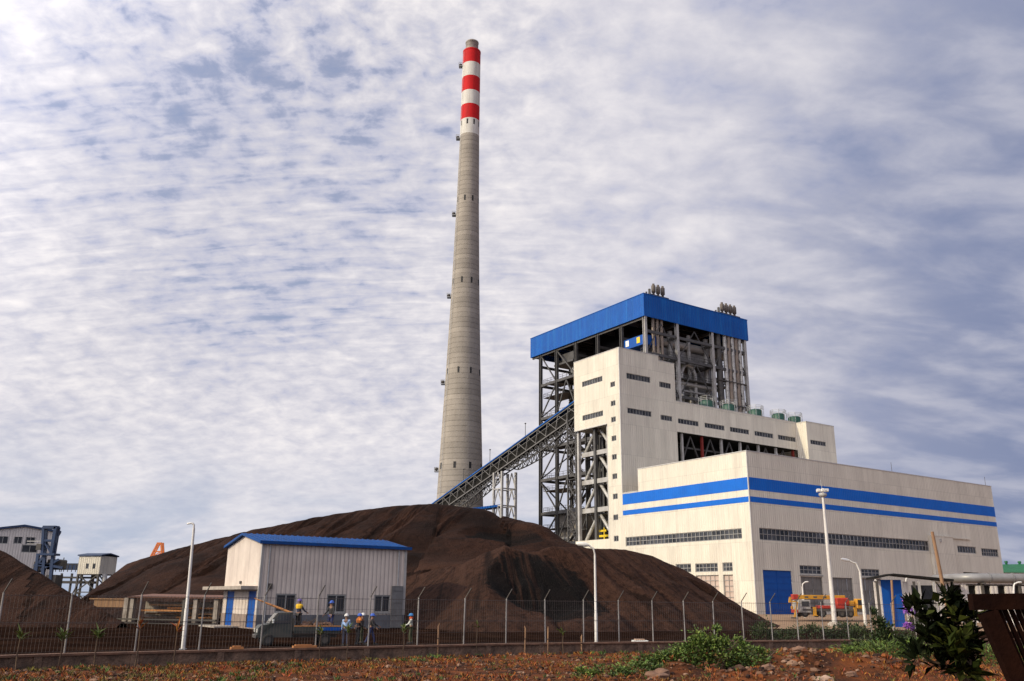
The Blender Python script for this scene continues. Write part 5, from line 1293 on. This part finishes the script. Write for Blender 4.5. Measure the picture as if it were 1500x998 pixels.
def bush(name, label, px, Y, blobs, n, leafm, L_=.16, w_=.09, cat='bush', grp=None, stems=7, z=None):
    x = (px - 757) / 1335 * Y; z = ground(x, Y) if z is None else z
    o = thing(name, label, cat, (x, Y, z), 0, grp)
    mb = MB(); tot = sum(b[3] * b[5] for b in blobs)
    for bx, by, bz, rx, ry, rz in blobs: foliage(mb, (bx, by, bz), (rx, ry, rz), int(n * rx * rz / sum(b[3] * b[5] for b in blobs)), L_, w_, max(6, int(10 * rx)))
    mb.build('foliage', M[leafm], o)
    k = MB()
    for i in range(stems):
        b = rng.choice(blobs); e = Vector((b[0] + rng.uniform(-.6, .6) * b[3], b[1] + rng.uniform(-.5, .5) * b[4], b[2] + rng.uniform(0, .8) * b[5]))
        s0 = Vector((e.x * .35, e.y * .35, -.1)); k.tube([s0, (s0 + e) / 2 + Vector((rng.uniform(-.1, .1), 0, .1)), e], [.035, .025, .01], 5)
    k.build('stems', M['stem'], o)
    return o
bush('leafy_bush', 'big leafy green bush before the fence right of centre', 1040, 35.5, [(0, 0, .62, 1.5, .9, .6), (.25, .1, 1.25, .8, .6, .5), (-1.3, -.2, .45, 1.1, .7, .42), (1.3, -.1, .5, 1.0, .7, .42), (-.5, 0, 1.0, .8, .6, .4), (.9, 0, .95, .8, .6, .4), (-2.2, 0, .28, .7, .5, .26)], 6500, 'leafA', .14, .08)
bush('low_bush', 'low green creeping bush left of the big leafy bush', 900, 33.5, [(0, 0, .22, 1.0, .6, .22), (-.9, .1, .15, .5, .4, .16), (1.0, -.1, .24, .8, .5, .24), (1.8, 0, .2, .6, .4, .2)], 1700, 'leafA', .13, .06)
bush('low_bush', 'low green growth between the leafy bush and the rubble heap', 1110, 36, [(0, .4, .3, .9, .5, .3), (.9, .6, .35, .6, .4, .3)], 900, 'leafA', .14, .07)
bush('dark_shrub', 'dark green shrub below the blue gatehouse panel', 1300, 46, [(0, 0, .9, 1.5, 1, .8), (-.3, 0, 1.9, .5, .4, .7), (1.0, 0, .7, .9, .8, .6), (-1.4, 0, .5, .8, .7, .4)], 3000, 'leafB', .2, .08)
bush('grassy_shrub', 'green shrub before the fence below the dark shrub', 1290, 38, [(0, 0, .45, 1.7, .8, .5), (1.6, 0, .5, .9, .7, .5), (-1.4, .2, .3, .8, .6, .3)], 2200, 'leafA', .22, .05)
bush('dark_shrub', 'dark low shrub behind the fence between lamp and mast', 1200, 68, [(0, 0, .55, 2.4, 1.2, .6), (2.6, 0, .7, 1.5, 1, .7), (-2.4, 0, .4, 1.4, 1, .4)], 2000, 'leafB', .25, .1)
bush('dark_shrub', 'dark shrub behind the fence at the coal heap foot', 1128, 58, [(0, 0, .8, .8, .6, .8), (.8, 0, .5, .7, .5, .4)], 900, 'leafB', .2, .09)
bush('grassy_shrub', 'green undergrowth right of the dark foreground plant', 1440, 42, [(0, 0, .5, 1.6, .8, .5), (1.6, 0, .6, 1.2, .8, .6)], 1500, 'leafA', .22, .05)
for px, lab in ((1262, 'dark young shrub behind the fence beside the curved lamp post'),): bush('dark_shrub', lab, px, 60, [(0, 0, .7, 1.0, .7, .7)], 800, 'leafB', .2, .09)
# flowering shrub
fs_ = bush('flowering_shrub', 'lilac flowering shrub before the blue gatehouse panel', 1341, 72, [(0, 0, 1.3, .7, .5, 1.0)], 350, 'leafB', .2, .1)
k = MB()
for c in ((-.1, 0, 2.75, .42), (.0, 0, 2.2, .38), (-.3, -.1, 1.0, .3), (.2, -.1, .9, .25)):
    foliage(k, (c[0], c[1], c[2]), (c[3], .4, c[3] * .9), int(420 * c[3]), .2, .17, 5)
k.build('blossom', M['lilac'], fs_)
# saplings along the wall
def sapling(label, px, Y0, top, leafy, kindm='leafC'):
    x = fencepx(px); Y = x.y - Y0; X_ = (px - 757) / 1335 * Y; z = ground(X_, Y)
    o = thing('sapling', label, 'sapling', (X_, Y, z), 0, 'young saplings planted along the wall')
    H_ = at(px, top, Y).z - z; k = MB(); lean = rng.uniform(-.06, .06)
    k.tube([(0, 0, -.1), (lean, 0, H_ * .5), (lean * .5, 0, H_)], [.03, .026, .018], 6); k.build('stem', M['stem'], o)
    k = MB()
    for i in range(leafy):
        a = rng.uniform(0, 6.28); t = rng.uniform(.2, 1.6); h = rng.uniform(-.15, .1)
        k.leaf((lean * .5, 0, H_ + h), rng.uniform(.25, .5), rng.uniform(.07, .11), (math.cos(a) * t, math.sin(a) * t, rng.uniform(.2, 1.2)), (0, 0, 1))
    k.build('leaf_tuft', M[kindm], o)
sapling('tufted sapling at the far left edge before the fence', 6, 1.0, 936, 26)
sapling('small sapling second from the left before the fence', 53, 1.2, 934, 16)
sapling('broad tufted sapling just right of the leftmost fence post', 112, 1.0, 934, 28)
sapling('upright tufted sapling left of the second fence post', 164, .8, 932, 28)
sapling('dried brown sapling right of the second fence post', 222, .9, 918, 8, 'weedo')
sapling('bare twig sapling beside the left white lamp post', 277, .9, 922, 7, 'weedo')
sapling('leafy sapling in front of the parked truck bed', 486, .7, 926, 16)
sapling('leafy sapling in front of the two helmeted workers', 524, .7, 924, 14)
sapling('leafy sapling beside the worker near the shed corner', 604, .7, 924, 12)
sapling('thin sapling before the fence left of the wooden stakes', 712, .6, 916, 6)
sapling('thin sapling before the fence right of the wooden stakes', 836, .6, 930, 8)
for px, top, lab in ((780, 917, 'pale wooden stake taller of two before the fence'), (813, 918, 'thin wooden stake right of the taller pale one'), (655, 913, 'grey crooked stake before the fence right of the shed'), (862, 930, 'short wooden stake at the lamp post before the coal')):
    x = fencepx(px); Y = x.y - .5; X_ = (px - 757) / 1335 * Y; z = ground(X_, Y); H_ = at(px, top, Y).z - z
    o = thing('wooden_stake', lab, 'stake', (X_, Y, z), 0, 'wooden stakes along the wall')
    k = MB(); k.tube([(0, 0, -.2), (rng.uniform(-.04, .04), 0, H_ * .9), (rng.uniform(-.06, .06), 0, H_)], [.045, .04, .015], 6); k.build('shaft', M['wood'], o)
    MB().tube([(-.05, -.05, H_ * .55), (.05, -.05, H_ * .55)], .02, 5).build('tie', M['black'], o)
# planks on the wall
for px0, px1, lab in ((429, 463, 'orange timber plank lying on the wall before the truck'), (338, 356, 'short orange board lying left of the truck')):
    a, b = fencepx(px0), fencepx(px1); o = thing('plank', lab, 'plank', (a.x, a.y - .05, .55)); k = MB(); k.box(0, (b - a).length, -.11, .08, .004, .09); m_ = k.build('board', M['orangewood'], o); o.rotation_euler.z = math.atan2(b.y - a.y, b.x - a.x)
    MB().box(.1, (b - a).length * .8, -.06, .05, .092, .14).build('upper_board', M['orangewood'], o)
p_ = at(1000 - 63, 928, 60)
o = thing('white_slab', 'white flat slab lying at the foot of the coal heap', 'slab', (p_.x, 60, ground(p_.x, 60)))
MB().box(-.5, .5, -.4, .4, .0, .22, .03).build('slab_body', M['plate'], o); MB().box(-.35, .3, -.3, .3, .222, .3, .02).build('upper_slab', M['palerock'], o)

# near dark plant
Yn = 8.0
n0 = at(1395, 930, Yn)
npz = 0
dp = thing('dark_plant', 'large dark leafed plant in the right foreground', 'plant', (n0.x, Yn, 0))
def nl(px, py, y_=0): v = at(px, py, Yn); return Vector((v.x - n0.x, y_, v.z))
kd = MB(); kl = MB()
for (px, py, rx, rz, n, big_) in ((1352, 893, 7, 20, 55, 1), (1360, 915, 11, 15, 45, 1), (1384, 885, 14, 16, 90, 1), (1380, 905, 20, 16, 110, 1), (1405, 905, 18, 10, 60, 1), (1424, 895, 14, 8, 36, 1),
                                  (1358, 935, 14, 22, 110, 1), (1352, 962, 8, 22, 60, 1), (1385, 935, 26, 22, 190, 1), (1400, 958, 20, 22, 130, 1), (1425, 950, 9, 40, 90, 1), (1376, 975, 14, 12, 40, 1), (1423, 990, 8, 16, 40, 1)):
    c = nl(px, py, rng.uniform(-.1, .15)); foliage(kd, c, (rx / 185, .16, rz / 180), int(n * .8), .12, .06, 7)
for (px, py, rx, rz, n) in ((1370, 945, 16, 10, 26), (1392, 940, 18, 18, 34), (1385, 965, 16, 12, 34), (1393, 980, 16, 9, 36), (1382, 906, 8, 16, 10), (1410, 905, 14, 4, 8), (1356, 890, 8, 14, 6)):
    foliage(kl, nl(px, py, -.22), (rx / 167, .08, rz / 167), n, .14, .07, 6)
kd.build('dark_leaves', M['leafD'], dp); kl.build('lit_olive_leaves', M['leafDl'], dp)  # second leaf set carries the plant's highlights as colour
k = MB()
for a, b in (((1424, 1040), (1424, 935)), ((1424, 990), (1395, 900)), ((1424, 980), (1358, 925)), ((1424, 960), (1420, 898)), ((1422, 1000), (1352, 965))):
    p_, q_ = nl(*a), nl(*b); k.tube([p_, (p_ + q_) / 2 + Vector((.03, .04, .02)), q_], [.035, .028, .012], 6)
s_ = nl(1424, 1040); k.tube([(s_.x, 0, 0), (s_.x + .02, 0, s_.z * .5), s_], [.06, .05, .035], 8); k.build('trunk', M['stem'], dp)

# near rusty gate
Yg = 7.0
g0 = at(1470, 960, Yg)
rg = thing('rusty_gate', 'dark rusty slatted gate leaning at the right edge', 'gate', (g0.x, Yg, 0))
def gl(px, py, y_=0): v = at(px, py, Yg); return Vector((v.x - g0.x, y_, v.z))
k = MB(); k.bar(gl(1422, 882), gl(1640, 879), .08, .118); k.build('top_rail', M['rust'], rg)
def ext(a, b):
    d = b - a; return a + d * (a.z / -d.z) if d.z < 0 else b
a, b = gl(1446, 896), gl(1492, 1000); k = MB(); k.bar(a, ext(a, b), .13, .08, (0, 1, 0)); k.build('stile', M['rust'], rg)
for i in range(11):
    px = 1468 + i * 9.3
    a, b = gl(px, 892, .06), gl(px + 43, 993, .06); k = MB(); e = ext(a, b); k.bar(a, e, .027, .03, (0, 1, 0)); k.build('slat', M['rust'], rg)
a, b = gl(1446, 896), gl(1492, 1000); e = ext(a, b); k = MB(); k.bar(e + Vector((0, 0, .1)), e + Vector((1.4, 0, .1)), .08, .12); k.build('lower_rail', M['rust'], rg)

# ------------------------------------------------------------------ truck
t0 = at(432, 946, 53.5)
trk = thing('flatbed_truck', 'small dusty green flatbed truck parked before the shed', 'truck', (t0.x, 53.5, 0), R(22))
k = MB(); k.box(-2.1, 2.3, -.42, .42, .45, .62); k.build('chassis', M['darksteel'], trk)
pr_ = [(-2.25, .48), (-2.25, .95), (-2.1, 1.12), (-1.62, 1.2), (-1.2, 1.80), (-.35, 1.84), (-.32, .48)]
k = MB(); n = len(pr_); vs = [(x, -.8 + (.07 if z > 1.3 else 0), z) for x, z in pr_] + [(x, .8 - (.07 if z > 1.3 else 0), z) for x, z in pr_]
k.add(vs, [tuple(range(n))[::-1], tuple(range(n, 2 * n))] + [(i, (i + 1) % n, n + (i + 1) % n, n + i) for i in range(n)]); cb = k.build('cab', M['truckpaint'], trk)
k = MB(); o_ = .012
k.add([(-1.64 - o_, -.68, 1.24), (-1.64 - o_, .68, 1.24), (-1.23 - o_, .62, 1.77), (-1.23 - o_, -.62, 1.77)], [(0, 1, 2, 3)]); k.build('windshield', M['shutter'], cb)
for s_ in (-1, 1): k = MB(); k.add([(-1.45, s_ * .795, 1.22), (-.5, s_ * .795, 1.22), (-.5, s_ * .745, 1.72), (-1.12, s_ * .745, 1.72)], [(0, 1, 2, 3)]); k.build('side_window', M['glass'], cb)
for s_ in (-1, 1):
    MB().box(-2.29, -2.25, s_ * .6 - .14, s_ * .6 + .14, .74, .94).build('headlight', M['light'], cb)
    MB().box(-1.5, -1.4, s_ * .86 - .08, s_ * .86 + .08, 1.25, 1.45).build('mirror', M['plate'], cb)
MB().box(-2.36, -2.26, -.78, .78, .42, .62, .03).build('bumper', M['darksteel'], cb)
k = MB(); k.box(-.25, 2.4, -.86, .86, .68, .8); k.build('bed_floor', M['truckpaint'], trk)
for y_ in (-.86, .86): k = MB(); k.box(-.25, 2.4, y_ - .03, y_ + .03, .8, 1.06); k.build('bed_side', M['truckpaint'], trk)
MB().box(-.25, 2.4, -.9, -.83, 1.06, 1.12).build('bed_rail', M['orangewood'], trk)
MB().box(1.0, 2.4, -.92, -.892, .84, 1.02).build('blue_board', M['bluedoor'], trk)
MB().box(-.3, -.24, -.84, .84, .8, 1.5).build('headboard', M['darksteel'], trk)
for x_ in (-1.65, 1.55):
    for y_ in (-.72, .72): wheel(trk, (x_, y_, .34), .34, .22)
hp = thing('cargo_heap', 'grey heap of rubble and branches on the truck bed', 'cargo', (t0.x + .95, 53.5 + .45, .8), R(22))
k = MB()
for i in range(60): rockmesh(k, (rng.uniform(-.7, 1.0), rng.uniform(-.6, .6), rng.uniform(.08, .45)), rng.uniform(.08, .2), i * 1.3, .7, 6)
k.build('rubble_load', M['rock'], hp); k = MB()
for i in range(30):
    a = Vector((rng.uniform(-.7, 1.1), rng.uniform(-.6, .6), .2)); k.bar(a, a + Vector((rng.uniform(-.6, .6), rng.uniform(-.4, .4), rng.uniform(.1, .5))), .03)
k.build('branches', M['stem'], hp)

# ------------------------------------------------------------------ people
def skinmesh(name, joints, edges_, root, m_, parent, lev=1):
    keys = list(joints); me = bpy.data.meshes.new(name)
    me.from_pydata([joints[k_][0] for k_ in keys], [(keys.index(a), keys.index(b)) for a, b in edges_], []); me.materials.append(m_)
    o = bpy.data.objects.new(name, me); COL.objects.link(o); o.parent = parent
    md = o.modifiers.new('skin', 'SKIN'); md.use_smooth_shade = True
    if not me.skin_vertices: me.attributes  # layer is created with the modifier
    for i, k_ in enumerate(keys):
        r = joints[k_][1]; sv = me.skin_vertices[0].data[i]; sv.radius = r if isinstance(r, tuple) else (r, r); sv.use_root = (k_ == root)
    sb_ = o.modifiers.new('subdivision', 'SUBSURF'); sb_.levels = lev; sb_.render_levels = lev
    return o
def person(label, loc, rz, shirt, trousers, helmet, armL=(0, 0), armR=(0, 0), elbow=(.15, .15), stride=0, lean=0, vest=None, head=None, s=1.0, scarf=None):
    o = thing('person', label, 'person', loc, rz, 'site workers near the fence'); o.scale = (s, s, s)
    J = {}
    def T(x, y, z):
        dz = max(0, z - .95); return (x, y - dz * math.sin(lean), z - dz * (1 - math.cos(lean)))
    J['pelvis'] = (T(0, 0, .95), (.125, .10)); J['spine'] = (T(0, 0, 1.12), (.12, .09)); J['chest'] = (T(0, 0, 1.32), (.15, .105)); J['neck'] = (T(0, 0, 1.47), .055); J['jaw'] = (T(0, -.015, 1.55), (.07, .08)); J['crown'] = (T(0, 0, 1.66), (.08, .095)); J['nose'] = (T(0, -.112, 1.585), .014)
    E_ = [('pelvis', 'spine'), ('spine', 'chest'), ('chest', 'neck'), ('neck', 'jaw'), ('jaw', 'crown'), ('jaw', 'nose')]
    for sd_, q, (fw_, ou), el in ((1, 'L', armL, elbow[0]), (-1, 'R', armR, elbow[1])):
        st_ = stride * sd_
        J['hip' + q] = ((.09 * sd_, 0, .90), .085); J['knee' + q] = ((.11 * sd_, -.04 - st_ * .5, .50), .062); J['ankle' + q] = ((.12 * sd_, .02 - st_, .09), .042); J['toe' + q] = ((.135 * sd_, -.15 - st_, .035), .035)
        E_ += [('pelvis', 'hip' + q), ('hip' + q, 'knee' + q), ('knee' + q, 'ankle' + q), ('ankle' + q, 'toe' + q)]
        sh = Vector(T(.185 * sd_, 0, 1.40)); up_ = Vector((math.sin(ou) * sd_, -math.sin(fw_), -math.cos(fw_) * math.cos(ou))).normalized()
        eb = sh + up_ * .29; f2 = fw_ + el; lo_ = Vector((math.sin(ou * .5) * sd_, -math.sin(f2), -math.cos(f2))).normalized(); wr = eb + lo_ * .25; hd = wr + lo_ * .08
        J['shoulder' + q] = (tuple(sh), .062); J['elbow' + q] = (tuple(eb), .045); J['wrist' + q] = (tuple(wr), .032); J['palm' + q] = (tuple(hd), (.042, .026))
        E_ += [('chest', 'shoulder' + q), ('shoulder' + q, 'elbow' + q), ('elbow' + q, 'wrist' + q), ('wrist' + q, 'palm' + q)]
        side = lo_.cross(Vector((1, 0, 0))).normalized()
        for f_ in range(4):
            b_ = hd + lo_ * .05 + side * (f_ - 1.5) * .021; J[f'knuckle{q}{f_}'] = (tuple(b_), .0095); J[f'tip{q}{f_}'] = (tuple(b_ + lo_ * (.05, .062, .058, .042)[f_] + Vector((-.015 * sd_, 0, 0))), .0075)
            E_ += [('palm' + q, f'knuckle{q}{f_}'), (f'knuckle{q}{f_}', f'tip{q}{f_}')]
        J['thumb' + q] = (tuple(hd + side * -.045 + lo_ * .02), .010); J['thumbtip' + q] = (tuple(hd + side * -.06 + lo_ * .055), .008); E_ += [('palm' + q, 'thumb' + q), ('thumb' + q, 'thumbtip' + q)]
    skinmesh('body', J, E_, 'pelvis', M['skin'], o)
    def sub(ks, grow): return {k_: (J[k_][0], tuple(r + grow for r in J[k_][1]) if isinstance(J[k_][1], tuple) else J[k_][1] + grow) for k_ in ks}
    tj = sub(['pelvis', 'hipL', 'kneeL', 'ankleL', 'hipR', 'kneeR', 'ankleR'], .02)
    skinmesh('trousers', tj, [e for e in E_ if e[0] in tj and e[1] in tj], 'pelvis', trousers, o)
    sj = sub(['pelvis', 'spine', 'chest', 'shoulderL', 'elbowL', 'wristL', 'shoulderR', 'elbowR', 'wristR'], .012)
    sj['pelvis'] = (sj['pelvis'][0], (.15, .125)); p_ = Vector(J['neck'][0]); sj['collar'] = (tuple(p_ - Vector((0, 0, .05))), .075)
    skinmesh('shirt', sj, [e for e in E_ if e[0] in sj and e[1] in sj] + [('chest', 'collar')], 'pelvis', shirt, o)
    if vest:
        c = T(0, 0, 1.36); k = MB(); k.lathe((0, 0, 0), [(.17, -.12), (.205, 0), (.19, .1), (.1, .14)], 14, True, False); v_ = k.build('yoke', vest, o); v_.location = c; v_.scale = (1.25, .85, 1)
    if scarf:
        c = T(0, 0, 1.49); k = MB(); k.lathe((0, 0, 0), [(.09, -.07), (.12, -.03), (.115, .05), (.09, .09)], 12, True, False); v_ = k.build('scarf', scarf, o); v_.location = c
    c = Vector(T(0, .0, 1.66)); k = MB()
    k.lathe((0, 0, 0), [(.125, -.02), (.150, -.015), (.128, .005), (.120, .05), (.095, .10), (.05, .128), (.004, .135)], 16); k.box(-.08, .08, -.19, -.11, -.022, -.008); h_ = k.build('helmet', helmet, o); h_.location = c; h_.scale = (1, 1.12, 1)
    k = MB()
    for e in (-.03, .03): k.ball(Vector(T(e, -.1, 1.615)), .011, None, None, 6, 4)
    k.build('eyes', M['black'], o)
    k = MB()
    for sd_, q in ((1, 'L'), (-1, 'R')):
        a = Vector(J['ankle' + q][0]); k.hexa([(a.x - .055, a.y + .08, 0), (a.x + .055, a.y + .08, 0), (a.x + .055, a.y - .21, 0), (a.x - .055, a.y - .21, 0), (a.x - .05, a.y + .06, .13), (a.x + .05, a.y + .06, .13), (a.x + .045, a.y - .19, .06), (a.x - .045, a.y - .19, .06)])
    k.build('boots', M['black'], o)
    return o
cl = {n_: cloth(n_ + ' cloth', c) for n_, c in dict(lightblue=(.38, .55, .85), navy=(.03, .035, .07), dark=(.035, .033, .035), yellow=(.75, .45, .02), orange=(.75, .22, .03), blueh=(.06, .13, .50), whiteh=(.75, .73, .70), pale=(.55, .55, .48), darkblue=(.04, .05, .14), red=(.65, .10, .03), purple=(.14, .10, .30), skyblue=(.08, .28, .65), olive=(.06, .065, .03), bluegreen=(.05, .22, .50)).items()}
def ppos(px, Y, z=0): v = at(px, 940, Y); return (v.x, Y, z)
person('person in light blue shirt and white helmet standing seen from behind', ppos(505.5, 53.5), R(176), cl['lightblue'], cl['navy'], cl['whiteh'], (.05, .14), (.15, .16), (.2, .5))
person('person in navy jacket with yellow shoulders standing on the truck bed', ppos(434.5, 53.9, .8), R(150), cl['navy'], cl['dark'], cl['purple'], (.6, .3), (.5, .2), (.5, .6), 0, 0, cl['yellow'])
person('person in dark clothes and blue helmet standing at the truck rear', ppos(482.5, 54.7, .72), R(-30), cl['dark'], cl['darkblue'], cl['blueh'], (.3, .2), (.4, .2), (.5, .5))
person('person in orange shouldered vest and blue helmet beside the white helmeted one', ppos(523.5, 55.5), R(120), cl['dark'], cl['dark'], cl['blueh'], (.4, .1), (.3, .2), (.6, .5), 0, .1, cl['orange'], None, 1, cl['orange'])
person('person in dark shirt and white helmet behind the orange vested one', ppos(529.5, 57), R(-100), cl['dark'], cl['olive'], cl['whiteh'], (.4, .2), (.7, .1), (.4, .4))
person('person in dark blue clothes and blue helmet stepping by a fence post', ppos(542, 55.5), R(95), cl['dark'], cl['darkblue'], cl['blueh'], (.6, .2), (.4, .2), (.5, .4), .28, .12)
person('person in pale vest, red scarf and blue helmet near the shed corner', ppos(601.5, 57.5), R(-80), cl['pale'], cl['olive'], cl['bluegreen'], (.5, .2), (.5, .1), (.7, .5), .08, .05, None, None, 1, cl['red'])
# long pole held by the worker on the truck
a, b = at(372.5, 876.5, 53.2), at(429, 899, 53.55)
pl_ = thing('bamboo_pole', 'long brown pole held by the worker on the truck', 'pole', b)
k = MB(); k.tube([(0, 0, 0), (a - b) * .45, a - b], [.075, .065, .03], 7); k.build('shaft', M['orangewood'], pl_)
k = MB()
for t in (.25, .55, .8): c = (a - b) * t; k.tube([c, c + (a - b).normalized() * .04], .078, 7)
k.build('joint', M['wood'], pl_)
